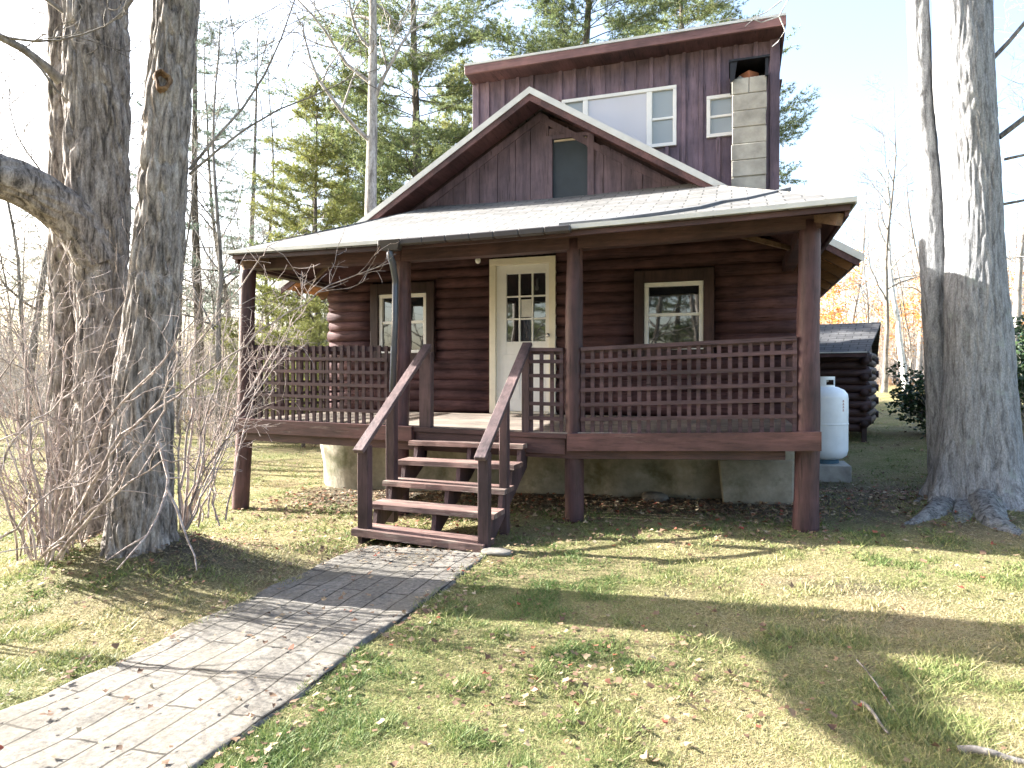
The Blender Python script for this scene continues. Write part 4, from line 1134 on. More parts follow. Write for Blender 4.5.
# ---- right maple
YR = 6.65
pr = px_path([(981, 540, 0), (980, 490, 0), (979, 440, 0), (979, 380, 0), (977, 310, 0), (976, 250, 0), (970, 168, 0), (963, 80, 0), (959, 0, 0), (957, -80, 0), (948, -300, 0), (933, -600, 0)], YR)
rr2 = rp([37, 35, 33, 29, 27, 24, 23.5, 25, 25, 24, 16, 9], YR)
R0 = Vector(pr[0]); R0.z = gz(R0.x, R0.y)
treeR = empty('maple_tree', R0, 'massive pale grey maple with flaring roots and a second stem, right of the cabin', 'tree')
mq = MultiQ(); mq.add(*bark_trunk(pr, rr2, 190, .015, .008, 41, 34, 4.4, (.34, 1.0, 5, .4)))
ps = px_path([(952, 530, 6.98), (946, 470, 6.98), (940, 400, 6.98), (935, 320, 6.98), (929, 200, 6.98), (921, 110, 6.95), (915, 0, 6.95), (906, -100, 6.95), (886, -400, 6.95)], 6.98)
mq.add(*bark_trunk(ps, rp([15, 13, 12, 11.5, 11, 10, 9.5, 9, 6], 6.98), 90, .02, .007, 44, 26, 4.0, (.25, .5, 4, 1)))
mq.obj('trunk', M_barkR, treeR)
mq = MultiQ()
def root(lst, r0, r1, sd):
    P = []
    for (x, y, dz) in lst:
        u, v, z0 = gp(x, y); P.append((u, v, z0 + dz))
    mq.add(*bark_trunk(P, np.linspace(r0, r1, len(P)), 40, .02, .012, sd, 22, 5))
root([(966, 470, .42), (957, 497, .06), (940, 510, -.04), (920, 519, -.06), (890, 529, -.12)], .17, .06, 51)
root([(978, 470, .42), (984, 505, .02), (996, 519, -.05), (1012, 529, -.06), (1040, 541, -.12)], .17, .07, 52)
root([(970, 470, .36), (968, 506, -.04), (962, 516, -.07), (955, 524, -.12)], .14, .05, 53)
root([(980, 476, .25), (1004, 490, .0), (1030, 499, -.07), (1062, 507, -.14)], .15, .06, 54)
root([(962, 476, .25), (942, 492, -.01), (922, 500, -.06), (905, 506, -.12)], .13, .05, 55)
mq.obj('root', mat_bark('root_bark', (.07, .07, .068), (.20, .20, .195), (.30, .30, .29), 20, .45, (.16, .17, .09), .55, .03, 1.0), treeR)
T = Twigs(); rg = np.random.default_rng(61)
for (x, y, dx, L, r_) in ((998, 138, (1, .2, .5), 1.8, .03), (986, 65, (.8, .3, .9), 1.6, .025), (1000, 205, (1, .4, .3), 1.2, .015), (1003, 160, (1, -.1, .1), 1.4, .015)):
    TS = Twigs(); grow(TS, at_depth(x, y, YR), dx, L, r_, 1, 3, rg, .05, .14); link('side_branch', TS.mesh('side_branch', M_barkgrey, R0), treeR)
for i, tt in enumerate((0, .25, .5, .75, 1)):
    grow(T, np.array(pr[-2]) * (1 - tt) + np.array(pr[-1]) * tt, (rg.normal(), rg.normal(), 1.0), 3.4, .08, 0, 3, rg)
# high branch reaching over the cabin roof, thin pale ends hanging by its corner
T2 = Twigs(); T2.tube([list(at_depth(*q)) for q in ((930, -60, 6.93), (880, -50, 7.4), (820, -30, 7.6), (790, -5, 7.7), (778, 18, 7.75), (784, 32, 7.75), (776, 44, 7.75), (771, 48, 7.75))], [.025, .02, .014, .011, .009, .008, .006, .004], 6)
T2.tube([list(at_depth(*q)) for q in ((790, -5, 7.7), (765, 14, 7.7), (745, 22, 7.7), (728, 20, 7.7), (712, 24, 7.7))], [.011, .008, .006, .005, .003], 5)
T2.tube([list(at_depth(*q)) for q in ((778, 18, 7.75), (760, 24, 7.7), (752, 21, 7.7), (744, 28, 7.7))], [.008, .006, .005, .003], 5)
link('branches', T.mesh('branches', M_barkpale, R0), treeR); link('hanging_branch', T2.mesh('hanging_branch', M_birch, R0), treeR)

# ---- generic bare trees: a few meshes, many copies
def bare_tree_mesh(seed, H, r, lean=(0, 0), low=.3, mat_t=M_barkgrey, mat_b=M_barkgrey, lv=3, kids=15, sub=(5, 4), L0=.24, wan=.045):
    rg = np.random.default_rng(seed); n = 14
    P = [np.array([0, 0, -.2])]; dd = np.array([lean[0], lean[1], 1.])
    for i in range(n):
        dd = unit(dd + rg.normal(0, wan, 3) + np.array([0, 0, .03])); P.append(P[-1] + dd * (H + .2) / n)
    t = np.linspace(0, 1, n + 1); rad = r * (1 - .93 * t ** .9) * (1 + .35 * np.exp(-t * 25))
    Tt = Twigs(); Tt.tube(P, rad, 10)
    Tb = Twigs()
    for j in range(kids):
        tt = low + (1 - low) * (j + rg.random()) / kids; i = min(int(tt * n), n - 1); fr = tt * n - i; q = P[i] * (1 - fr) + P[i + 1] * fr
        a = rg.random() * 2 * math.pi
        grow(Tb, q, (math.cos(a), math.sin(a), rg.uniform(.35, 1.1)), H * L0 * (1.2 - .7 * tt) * rg.uniform(.7, 1.25), max(.012, rad[i] * .45), 1, lv, rg, .07, .15, (0,) + sub, .55, .8, (6, 5, 4, 3, 3), .005)
    return Tt.mesh('trunk', mat_t), Tb.mesh('branches', mat_b), Tb
# conifers
def needle_mesh(name, C, Dv, mat, rg, per=14, L=.20, w=.016):
    m = len(C); C = np.repeat(C, per, 0); Dv = np.repeat(Dv, per, 0)
    dv = Dv * .55 + rg.normal(0, .55, C.shape) + np.array([0, 0, .12]); dv /= np.linalg.norm(dv, axis=1, keepdims=True)
    s = np.cross(dv, rg.normal(0, 1, C.shape)); s /= (np.linalg.norm(s, axis=1, keepdims=True) + 1e-9)
    l = L * rg.uniform(.6, 1.2, (len(C), 1))
    V = np.stack([C - s * w, C + s * w, C + dv * l], 1).reshape(-1, 3)
    F = np.arange(len(C) * 3).reshape(-1, 3)
    cl = np.repeat(rg.random(m), per) * .65 + rg.random(len(C)) * .35
    col = np.repeat(cl, 3); col = np.stack([col, col, col, col * 0 + 1], -1)
    return raw_mesh(name, V, 3, F, mat, {'rnd': col})
def conifer(seed, H, r, spread, low, mat_n, whorls=22, per_w=5, nl=.20, nper=12, droop=-.05, dens=1.0, gap=.15, pw=.75, nw=.016, bl=1.0):
    rg = np.random.default_rng(seed); Tt = Twigs(); n = 12
    P = [np.array([0, 0, -.2])]
    dd = np.array([0, 0, 1.])
    for i in range(n): dd = unit(dd + rg.normal(0, .02, 3)); P.append(P[-1] + dd * (H + .2) / n)
    t = np.linspace(0, 1, n + 1); Tt.tube(P, np.maximum(r * (1 - .96 * t), .01), 9)
    Tb = Twigs(); C, Dv = [], []
    P = np.array(P)
    for k in range(whorls):
        tt = low + (1 - low) * (k + rg.random() * .7) / whorls
        base = np.array([np.interp(tt, t, P[:, i]) for i in range(3)])
        R_ = spread * ((1 - (tt - low) / (1 - low)) ** pw + .06)
        a0 = rg.random() * 7
        for j in range(per_w):
            if rg.random() < gap: continue
            a = a0 + j * 2 * math.pi / per_w + rg.normal(0, .25); L = R_ * rg.uniform(.6, 1.15)
            d0 = np.array([math.cos(a), math.sin(a), droop + .35 * tt]); nn = 6; Q = [base]; dd = unit(d0)
            for i in range(nn): dd = unit(dd + rg.normal(0, .07, 3) + np.array([0, 0, .035])); Q.append(Q[-1] + dd * L / nn)
            Q = np.array(Q); Tb.tube(Q, np.linspace(max(.012, r * .16 * (1.1 - tt)), .006, nn + 1), 4)
            ns = int((5 + L * 5.0) * dens)
            for q in range(ns):
                u_ = .22 + .78 * (q + rg.random()) / ns; pt = np.array([np.interp(u_ * nn, np.arange(nn + 1), Q[:, i]) for i in range(3)])
                sd = rg.choice([-1, 1]); side = unit(np.cross(dd, [0, 0, 1])) * sd
                bd = unit(dd * .75 + side * rg.uniform(.4, 1.0) + rg.normal(0, .18, 3)); bL = L * .30 * (1.15 - u_ * .7) * rg.uniform(.5, 1.2) * bl + .12
                Tb.tube([pt, pt + bd * bL * .5, pt + bd * bL + np.array([0, 0, .04])], [.007, .005, .003], 3)
                nc = max(2, int(bL / .07))
                for c in range(nc):
                    f_ = (c + .6) / nc; C.append(pt + bd * bL * f_ + rg.normal(0, .035, 3)); Dv.append(bd)
            C.append(Q[-1]); Dv.append(dd)
    nm = needle_mesh('needles', np.array(C), np.array(Dv), mat_n, rg, nper, nl, nw)
    return Tt.mesh('trunk', M_barkcon), Tb.mesh('branches', M_barkcon), nm
def place(name, meshes, parts, loc, rz, s, label, cat='tree', group=None):
    o = empty(name, loc, label, cat, group); o.rotation_euler = (0, 0, rz); o.scale = (s, s, s)
    for m, pn in zip(meshes, parts): link(pn, m, o)
    return o
def gpos(px, Y):
    u, v = cam2w((px - 512) / F_PX * Y, Y); return (u, v, gz(u, v) - .02)
CP = ('trunk', 'branches', 'needles'); BP = ('trunk', 'branches')

pineA = conifer(101, 22, .24, 4.8, .20, M_needle, 30, 6, .15, 9, -.10, 1.25, .2, .75, .0085, 1.25)
pineB = conifer(102, 10.5, .13, 3.0, .08, M_needley, 22, 6, .13, 10, -.02, 1.5, .12, .75, .008, 1.25)
pineC = conifer(103, 20, .20, 3.4, .22, M_needleb, 24, 5, .14, 8, -.12, .9, .35, .8, .008, 1.2)
place('pine_tree', pineA, CP, gpos(414, 23), .4, 1, 'tall dark green pine left of the upper storey', 'tree')
place('pine_tree', pineB, CP, gpos(322, 19), 1.3, 1.0, 'younger yellow-green pine filling the gap behind the pale trunk', 'tree')
place('pine_tree', pineA, CP, gpos(575, 21), 2.6, 1.0, 'pine whose boughs show above the upper roof near its middle', 'tree')
place('pine_tree', pineA, CP, gpos(700, 27), 4.4, 1.08, 'pine rising behind the right half of the upper roof', 'tree')
place('pine_tree', pineB, CP, gpos(462, 27), .9, 1.45, 'bushy pine just left of the upper storey wall', 'tree')
place('pine_tree', pineB, CP, gpos(385, 25), 2.9, 1.25, 'bushy yellow-green pine behind the straight pale trunk', 'tree')
place('spruce_tree', pineC, CP, gpos(199, 25), .2, 1, 'thin sparse spruce with a bare lower trunk right of the left maples', 'tree')
place('spruce_tree', pineC, CP, gpos(247, 33), 2.2, 1, 'bluish sparse spruce between the bare spruce and the yellow pine', 'tree')
place('spruce_tree', pineC, CP, gpos(22, 52), 1.1, .80, 'far small spruce at the left edge of the woods', 'tree')
place('spruce_tree', pineC, CP, gpos(64, 60), 3.1, .75, 'far small spruce seen just left of the thick maple', 'tree')
place('pine_tree', pineB, CP, gpos(303, 15.5), .3, .34, 'low yellow-green pine sapling seen through the porch left end', 'tree')

bareP = bare_tree_mesh(201, 17, .20, (.0, .0), .40, M_barkpale, M_barkpale, 3, 16, (5, 4), .20, .010)
bare1 = bare_tree_mesh(202, 15, .13, (.03, .02), .25)
bare2 = bare_tree_mesh(203, 12, .09, (-.05, .02), .2)
bare3 = bare_tree_mesh(204, 18, .19, (.02, -.03), .3, M_barkpale, M_barkpale)
birch = bare_tree_mesh(205, 14, .17, (-.12, .0), .35, M_birch, M_barkpale)
place('bare_tree', bareP[:2], BP, gpos(367, 15), .0, 1, 'leafless tree with straight pale trunk in front of the tall pine', 'tree')
lefts = [(-60, 14, bare2, 'slender bare tree half out of the picture at the far left'), (22, 19, bare1, 'bare grey tree left of the thick left maple'), (216, 17, bare2, 'slim bare tree standing beside the thin spruce'),
         (238, 27, bare1, 'bare grey tree between the thin spruce and the bluish spruce'), (268, 21, bare2, 'slim bare tree above the left porch roof corner'), (300, 30, bare1, 'bare tree behind the yellow-green pine'),
         (136, 30, bare3, 'pale bare tree glimpsed between the two left maples'), (-150, 18, bare1, None), (-260, 16, bare3, None), (-330, 24, bare3, None), (-420, 20, bare1, None)]
for i, (px, Y, b_, lab) in enumerate(lefts):
    place('bare_tree', b_[:2], BP, gpos(px, Y), i * 1.7, 1, lab or 'bare tree in the woods beyond the left edge', 'tree', None if lab else 'bare trees beyond the left edge')
rights = [(846, 47, bare1, 'bare tree rising behind the shed roof'), (868, 40, bare2, 'slim bare tree right of the shed roof corner'), (884, 34, bare1, 'bare grey tree between the shed and the leaning birch'),
          (918, 45, bare3, 'pale bare tree right of the leaning birch'), (938, 38, bare1, 'bare tree just left of the massive maple stem'), (1012, 31, bare3, 'pale bare tree behind the right edge of the massive maple'),
          (1035, 25, bare1, 'bare tree at the right edge of the picture'), (825, 60, bare3, 'tall bare tree far behind the cabin eave'), (1090, 30, bare3, None), (1200, 26, bare1, None)]
for i, (px, Y, b_, lab) in enumerate(rights):
    place('bare_tree', b_[:2], BP, gpos(px, Y), i * 2.1 + 1, 1, lab or 'bare tree in the woods beyond the right edge', 'tree', None if lab else 'bare trees beyond the right edge')
place('birch_tree', birch[:2], BP, gpos(908, 33), R(18), 1, 'white-barked birch leaning left at the edge of the back lawn', 'tree')
rgx = np.random.default_rng(311)
sap1 = bare_tree_mesh(211, 9, .055, (.04, 0), .12, M_barkgrey, M_twigd, 3, 20, (5, 4), .26); sap2 = bare_tree_mesh(212, 7, .045, (-.06, .03), .1, M_barkgrey, M_twigd, 3, 18, (5, 4), .28)
for i in range(22):
    px = rgx.uniform(-40, 325); Y = rgx.uniform(17, 32)
    place('bare_sapling', (sap1, sap2)[i % 2][:2], BP, gpos(px, Y), rgx.random() * 6, rgx.uniform(.8, 1.3), 'thin leafless sapling in the tangled woods left of the cabin', 'sapling', 'thin saplings in the woods left of the cabin')
for i in range(22):
    px = rgx.uniform(835, 1045); Y = rgx.uniform(40, 62)
    place('bare_sapling', (sap1, sap2)[i % 2][:2], BP, gpos(px, Y), rgx.random() * 6, rgx.uniform(1.0, 1.7), 'thin leafless sapling at the wood edge beyond the back lawn', 'sapling', 'thin saplings beyond the back lawn')
# understory with orange leaves
def leaf_mesh(name, C, mat, rg, s=.09, fl=.5):
    m = len(C); a = rg.normal(0, 1, (m, 3)); a[:, 2] *= fl; a /= np.linalg.norm(a, axis=1, keepdims=True)
    b_ = np.cross(a, rg.normal(0, 1, (m, 3))); b_ /= np.linalg.norm(b_, axis=1, keepdims=True)
    l = s * rg.uniform(.6, 1.3, (m, 1))
    V = np.stack([C, C + a * l * .5 + b_ * l * .32, C + a * l, C + a * l * .5 - b_ * l * .32], 1).reshape(-1, 3)
    c = np.repeat(rg.random(m), 4)
    return raw_mesh(name, V, 4, np.arange(m * 4).reshape(-1, 4), mat, {'rnd': np.stack([c, c, c, c * 0 + 1], -1)})
def leafy_tree(seed, H, r, mat_leaf_, nper=7, s=.13, jit=.22, kids=16, L0=.26, low=.18, mt=M_barkgrey):
    t_, b_, Tb = bare_tree_mesh(seed, H, r, (0, 0), low, mt, mt, 3, kids, (4, 4), L0)
    rg = np.random.default_rng(seed); C = np.array([p for p, d_ in Tb.tips]); C = np.repeat(C, nper, 0) + rg.normal(0, jit, (len(C) * nper, 3))
    return t_, b_, leaf_mesh('leaves', C, mat_leaf_, rg, s)
LP = ('trunk', 'branches', 'leaves')
or1 = leafy_tree(301, 6.5, .08, M_orange, 8, .15); or2 = leafy_tree(302, 8.5, .10, M_orange, 6, .15)
olab = [(836, 40, or1, 'orange-leaved young beech behind the shed roof'), (866, 44, or2, 'taller orange-leaved beech right behind the shed corner'), (893, 50, or1, 'orange-leaved beech far back left of the birch'),
        (925, 48, or2, 'orange-leaved beech right of the birch'), (948, 40, or1, 'orange-leaved beech beside the massive maple stem'), (1030, 44, or2, 'orange-leaved beech right of the massive maple'), (815, 52, or2, 'orange-leaved beech far behind the propane tank'), (880, 62, or1, 'small orange beech deep in the back woods')]
for i, (px, Y, m_, lab) in enumerate(olab): place('beech_tree', m_, LP, gpos(px, Y), i * 1.3, 1, lab, 'tree')

# evergreen shrubs on the right
def ever_shrub(seed, H, W_, n=5500):
    rg = np.random.default_rng(seed); T = Twigs(); C = []
    for i in range(26):
        a = rg.random() * 7; grow(T, (rg.normal(0, .12), rg.normal(0, .12), -.05), (math.cos(a) * W_ / H * .8, math.sin(a) * W_ / H * .8, 1), H * rg.uniform(.6, 1.05), .018, 1, 2, rg, .03, .2, (0, 5), .45, .9)
    tp = np.array([p for p, d_ in T.tips]); C = tp[rg.integers(0, len(tp), n)] + rg.normal(0, .12, (n, 3))
    return T.mesh('stems', M_twigd), leaf_mesh('leaves', C, M_ever, rg, .11)
es = [ever_shrub(401, 1.7, 1.2), ever_shrub(402, 2.2, 1.3)]
SP_ = ('stems', 'leaves')
place('evergreen_shrub', es[0], SP_, gpos(948, 14), 0, .85, 'dark evergreen shrub behind the massive maple on its left side', 'shrub')
place('evergreen_shrub', es[1], SP_, gpos(1030, 12), 1, .9, 'dark evergreen shrub at the right edge behind the massive maple', 'shrub')
place('evergreen_shrub', es[1], SP_, gpos(1085, 15), 2, 1.1, 'dark evergreen shrub just beyond the right edge', 'shrub')

# bare brush
def brush(seed, n, H, W_, r=.010, lv=3, kids=(0, 6, 4), up=.03, mat=M_twigd, lean=(0, 0), wander=.16):
    rg = np.random.default_rng(seed); T = Twigs()
    for i in range(n):
        a = rg.random() * 2 * math.pi; q = rg.random() ** .5
        grow(T, (rg.normal(0, .15 * W_), rg.normal(0, .15 * W_), -.03), (math.cos(a) * q * W_ / H + lean[0], math.sin(a) * q * W_ / H + lean[1], 1), H * rg.uniform(.55, 1.1), r * rg.uniform(.7, 1.3), 1, lv, rg, up, wander, kids, .5, .75, (5, 5, 4, 3, 3), .0022)
    return T.mesh('stems', mat)
br = [brush(501, 26, 3.0, 1.8), brush(502, 22, 2.3, 1.9), brush(503, 30, 3.6, 2.0)]
bl = [(-40, 17, 2), (8, 21, 0), (30, 16, 1), (58, 24, 2), (100, 27, 2), (135, 22, 0), (205, 19, 2), (225, 15.5, 1), (240, 22, 0), (258, 18, 2), (280, 24, 0), (296, 20, 1), (318, 26, 2), (180, 25, 2), (345, 30, 2), (-90, 20, 0)]
wh = ['at the left edge', 'low at the left edge behind the twigs', 'left of the thick maple', 'behind the thick maple on its left', 'between the maple stems', 'glimpsed between the two left maples', 'right of the leaning maple', 'nearest the porch left end', 'behind the left porch post', 'under the left porch eave', 'seen over the left lattice', 'seen through the porch left end', 'far behind the porch window', 'hidden behind the leaning maple', 'far behind the cabin left wall', 'beyond the left picture edge']
for i, ((px, Y, k_), w_) in enumerate(zip(bl, wh)):
    o = link('bare_bush', br[k_], None, gpos(px, Y)); o.rotation_euler = (0, 0, i * 1.9); tag(o, 'tangled grey leafless bush ' + w_, 'bush')
for i, (px, Y, k_, w_) in enumerate([(940, 22, 0, 'behind the massive maple stem'), (1015, 20, 1, 'right of the massive maple'), (878, 46, 2, 'at the edge of the back woods by the shed'), (902, 50, 2, 'at the edge of the back woods by the birch')]):
    o = link('bare_bush', br[k_], None, gpos(px, Y)); o.rotation_euler = (0, 0, i * 2.9); tag(o, 'tangled brown leafless bush ' + w_, 'bush')

# ---- near shrub of pale arching twigs round the left maples
def arc_shrub(name, base_px, Yb, twigs, seed, label, r0=.011):
    rg = np.random.default_rng(seed); b0 = Vector(gpos(base_px, Yb)); T = Twigs()
    for tw in twigs:
        P = [np.array(at_depth(*q)) for q in tw]
        # subdivide with jitter
        Q = [P[0]]
        for a, b_ in zip(P[:-1], P[1:]):
            m = 4
            for i in range(1, m + 1): Q.append(a + (b_ - a) * i / m + rg.normal(0, .012, 3) * (i < m))
        Q = np.array(Q); L = np.linalg.norm(np.diff(Q, axis=0), axis=1).sum(); rr = np.linspace(r0 * rg.uniform(.7, 1.15), .0025, len(Q))
        T.tube(Q, rr, 6)
        for j in range(int(L * 5)):
            k = rg.integers(len(Q) // 4, len(Q) - 1); dd = unit(Q[k + 1] - Q[k]); off = unit(rg.normal(0, 1, 3)); 
            grow(T, Q[k], dd * .8 + off * .7, rg.uniform(.15, .5), rr[k] * .6, 2, 3, rg, .03, .18, (0, 0, 3), .5, .8, (5, 5, 4, 3), .0016)
    o = empty(name, b0, label, 'shrub'); link('stems', T.mesh('stems', M_twig, b0), o); return o
arc_shrub('bare_shrub', 60, 4.8, [
    [(50, 560, 4.73), (60, 500, 4.64), (100, 430, 4.47), (150, 375, 4.30), (195, 320, 4.21), (215, 270, 4.13)],
    [(60, 560, 4.73), (90, 480, 4.56), (140, 420, 4.39), (210, 370, 4.39), (275, 322, 4.47), (330, 285, 4.56), (390, 263, 4.64)],
    [(45, 565, 4.64), (70, 520, 4.47), (110, 450, 4.21), (160, 400, 4.13), (190, 352, 4.04), (258, 262, 4.04), (272, 245, 4.04)],
    [(40, 555, 4.73), (48, 470, 4.73), (40, 400, 4.64), (15, 330, 4.56), (-20, 290, 4.47)],
    [(50, 555, 4.82), (66, 480, 4.82), (72, 400, 4.73), (78, 330, 4.64), (70, 260, 4.64)],
    [(35, 560, 4.64), (20, 480, 4.47), (0, 420, 4.39), (-30, 380, 4.30)],
    [(60, 550, 4.82), (74, 460, 4.56), (84, 395, 4.39), (110, 330, 4.30), (130, 285, 4.21)],
    [(52, 555, 4.82), (46, 430, 4.82), (55, 320, 4.82), (50, 250, 4.82)],
    [(38, 560, 4.64), (90, 510, 4.39), (150, 470, 4.21), (200, 452, 4.13)],
    [(30, 560, 4.64), (5, 500, 4.47), (-20, 450, 4.39)],
    [(45, 560, 4.73), (30, 430, 4.64), (25, 370, 4.56), (40, 300, 4.47)],
    [(55, 560, 4.56), (120, 480, 4.30), (165, 410, 4.21), (178, 360, 4.17), (172, 340, 4.13)],
    [(48, 560, 4.82), (58, 440, 4.90), (64, 360, 4.90), (90, 300, 4.90)],
    ], 71, 'pale leafless shrub with long arching twigs in front of the left maples', .012)
arc_shrub('bare_shrub', 185, 5.5, [
    [(182, 530, 5.50), (195, 470, 5.50), (210, 400, 5.50), (245, 340, 5.59), (290, 290, 5.68)],
    [(186, 530, 5.50), (215, 460, 5.50), (235, 420, 5.59), (262, 385, 5.68), (300, 330, 5.76)],
    [(180, 530, 5.50), (185, 450, 5.50), (196, 380, 5.50), (215, 330, 5.50)],
    [(184, 530, 5.42), (200, 480, 5.33), (225, 440, 5.25), (262, 420, 5.25)],
    [(184, 530, 5.59), (192, 430, 5.59), (190, 360, 5.59), (205, 290, 5.59)],
    [(186, 530, 5.59), (204, 440, 5.59), (222, 370, 5.68), (228, 300, 5.68)],
    [(186, 530, 5.59), (230, 430, 5.68), (275, 350, 5.85), (310, 300, 5.93)],
    [(180, 530, 5.50), (178, 450, 5.42), (182, 400, 5.42), (176, 350, 5.42)],
    ], 72, 'grey leafless shrub growing at the right foot of the leaning maple', .012)
arc_shrub('bare_shrub', -60, 4.0, [
    [(-60, 640, 3.78), (-30, 520, 3.78), (20, 430, 3.78), (60, 400, 3.78), (95, 375, 3.78)],
    [(-70, 640, 3.87), (-40, 480, 3.87), (-10, 400, 3.87), (20, 350, 3.87)],
    [(-65, 640, 3.78), (-20, 560, 3.70), (40, 500, 3.70), (100, 470, 3.70)],
    [(-65, 640, 3.78), (-30, 480, 3.78), (0, 440, 3.78), (50, 420, 3.78)],
    ], 73, 'pale leafless shrub rooted beyond the left picture edge', .010)
def rand_arcs(n, px0, px1, y0, Y0, tx, ty, Yt, sd):
    rg = np.random.default_rng(sd); out = []
    for i in range(n):
        x = rg.uniform(px0, px1); xe = rg.uniform(*tx); ye = rg.uniform(*ty); Ye = Y0 + rg.uniform(*Yt); y = y0 + rg.uniform(-8, 8); bow = rg.uniform(.5, .95)
        out.append([(x, y, Y0), (x + (xe - x) * .22, y + (ye - y) * .4 * bow + 0, Y0 + (Ye - Y0) * .35), (x + (xe - x) * .55, y + (ye - y) * .78 * (.6 + .4 * bow), Y0 + (Ye - Y0) * .7), (xe, ye, Ye)])
    return out
arc_shrub('bare_shrub', 30, 5.0, rand_arcs(22, 15, 85, 555, 5.0, (-60, 150), (270, 470), (-.7, .5), 81), 74, 'dense pale leafless thicket at the foot of the thick left maple', .009)
arc_shrub('bare_shrub', 200, 6.0, rand_arcs(13, 180, 225, 522, 6.0, (165, 300), (320, 450), (-.3, .8), 82), 75, 'grey leafless thicket between the leaning maple and the porch corner', .008)
# fallen inverted-V branch against the trunk foot
Tf = Twigs(); fb = [
    [(159, 442, 4.60), (168, 478, 4.56), (166, 492, 4.51), (158, 515, 4.39), (147, 535, 4.26), (132, 552, 4.17), (116, 570, 4.13)],
    [(166, 488, 4.51), (176, 508, 4.47), (186, 538, 4.39), (194, 556, 4.34), (196, 571, 4.30)],
    [(159, 442, 4.60), (148, 460, 4.56), (138, 475, 4.56)], [(168, 478, 4.56), (180, 478, 4.56)], [(147, 535, 4.26), (125, 548, 4.21), (103, 563, 4.17)]]
for P, r_ in zip(fb, (.013, .010, .006, .008, .006)): 
    Q = np.array([list(at_depth(*q)) for q in P]); Tf.tube(Q, np.linspace(r_, .004, len(Q)), 6)
tag(link('fallen_branch', Tf.mesh('fallen_branch', M_twig)), 'dead forked branch propped against the foot of the leaning maple', 'branch')
# sticks on the lawn
for (a, b_, r_, lab) in (((863, 708), (890, 738), .007, 'short pale stick on the lawn at the lower right'), ((858, 665), (902, 722), .0035, 'thin straight twig in the tree shadow on the lower right lawn'), ((960, 757), (1030, 768), .014, 'stubby grey branch in the bottom right corner of the lawn')):
    p = gp(*a); q = gp(*b_); T = Twigs(); P = [np.array([p[0] + (q[0]-p[0]) * t, p[1] + (q[1]-p[1]) * t, p[2] + (q[2]-p[2]) * t + .02 + .01 * math.sin(5 * t)]) for t in np.linspace(0, 1, 5)]
    T.tube(P, [r_, r_ * 1.05, r_, r_ * .9, r_ * .7], 7); tag(link('stick', T.mesh('stick', M_barkgrey)), lab, 'stick')

# trees on the far side of the clearing (their mirror images show in the porch windows)
rg = np.random.default_rng(77)
for i in range(44):
    u = -15 + i * .68 + rg.normal(0, .6); v = -6 - rg.random() * 12
    place('bare_tree', (bare1, bare3, bare2)[i % 3][:2], BP, (u, v, gz(u, v)), i * 1.1, 1, 'bare tree across the clearing, mirrored in the porch windows', 'tree', 'bare trees across the clearing')
place('pine_tree', pineC, CP, (-6, -22, 0), 0, 1, 'spruce across the clearing facing the porch', 'tree')

for i, (u, v, k_) in enumerate(((-10, -22, 0), (-3.5, -26, .2), (6, -24, .3), (-15, -26, .5))):
    place('pine_tree', pineA, CP, (u, v, 0), i * 1.3, .8, 'pine across the clearing facing the porch', 'tree', 'pines across the clearing')
for i in range(16):
    o = link('bare_bush', br[i % 3], None, (-14 + i * 1.7, -11 - (i * 7 % 5), 0)); o.rotation_euler = (0, 0, i * 1.3); tag(o, 'leafless bush across the clearing facing the porch', 'bush', 'bushes across the clearing')
# far woods: one mass
rg = np.random.default_rng(88); T = Twigs()
for i in range(520):
    px = rg.uniform(-420, 1450); Y = rg.uniform(52, 110)
    if 330 < px < 800: continue
    u, v, z = gpos(px, Y); H = rg.uniform(9, 17); P = [np.array([u, v, z])]
    dd = unit(np.array([rg.normal(0, .06), rg.normal(0, .06), 1]))
    for k in range(5): dd = unit(dd + rg.normal(0, .04, 3)); P.append(P[-1] + dd * H / 5)
    r_ = rg.uniform(.06, .2); T.tube(P, np.linspace(r_, .03, 6), 5)
    for k in range(14):
        q = P[1 + k % 4] + (P[2 + k % 4] - P[1 + k % 4]) * rg.random(); a = rg.random() * 7
        e = q + np.array([math.cos(a), math.sin(a), rg.uniform(.2, 1.2)]) * rg.uniform(1, 2.6); md = (q + e) / 2 + rg.normal(0, .15, 3)
        T.tube([q, md, e], [.035, .025, .012], 3)
        for _ in range(2): T.tube([md, md + rg.normal(0, .6, 3) + np.array([0, 0, .5])], [.018, .01], 3)
for i in range(2600):
    px = rg.uniform(-300, 1300)
    if 340 < px < 800: continue
    Y = rg.uniform(27, 48) if px < 400 else rg.uniform(46, 72)
    u, v, z = gpos(px, Y); H = rg.uniform(1.2, 4.5); b0 = np.array([u, v, z])
    for k in range(3):
        m1 = b0 + np.array([rg.normal(0, .25), rg.normal(0, .25), H * .5]); e = m1 + np.array([rg.normal(0, .5), rg.normal(0, .5), H * rg.uniform(.2, .6)])
        T.tube([b0, m1, e], [.022, .015, .007], 3)
        for _ in range(3):
            q = m1 + (e - m1) * rg.random(); T.tube([q, q + rg.normal(0, .35, 3) + np.array([0, 0, .25])], [.010, .006], 3)
tag(link('far_woods', T.mesh('far_woods', M_barkpale)), 'mass of bare grey trees closing the view far behind the lawn', 'woods', None, 'stuff')

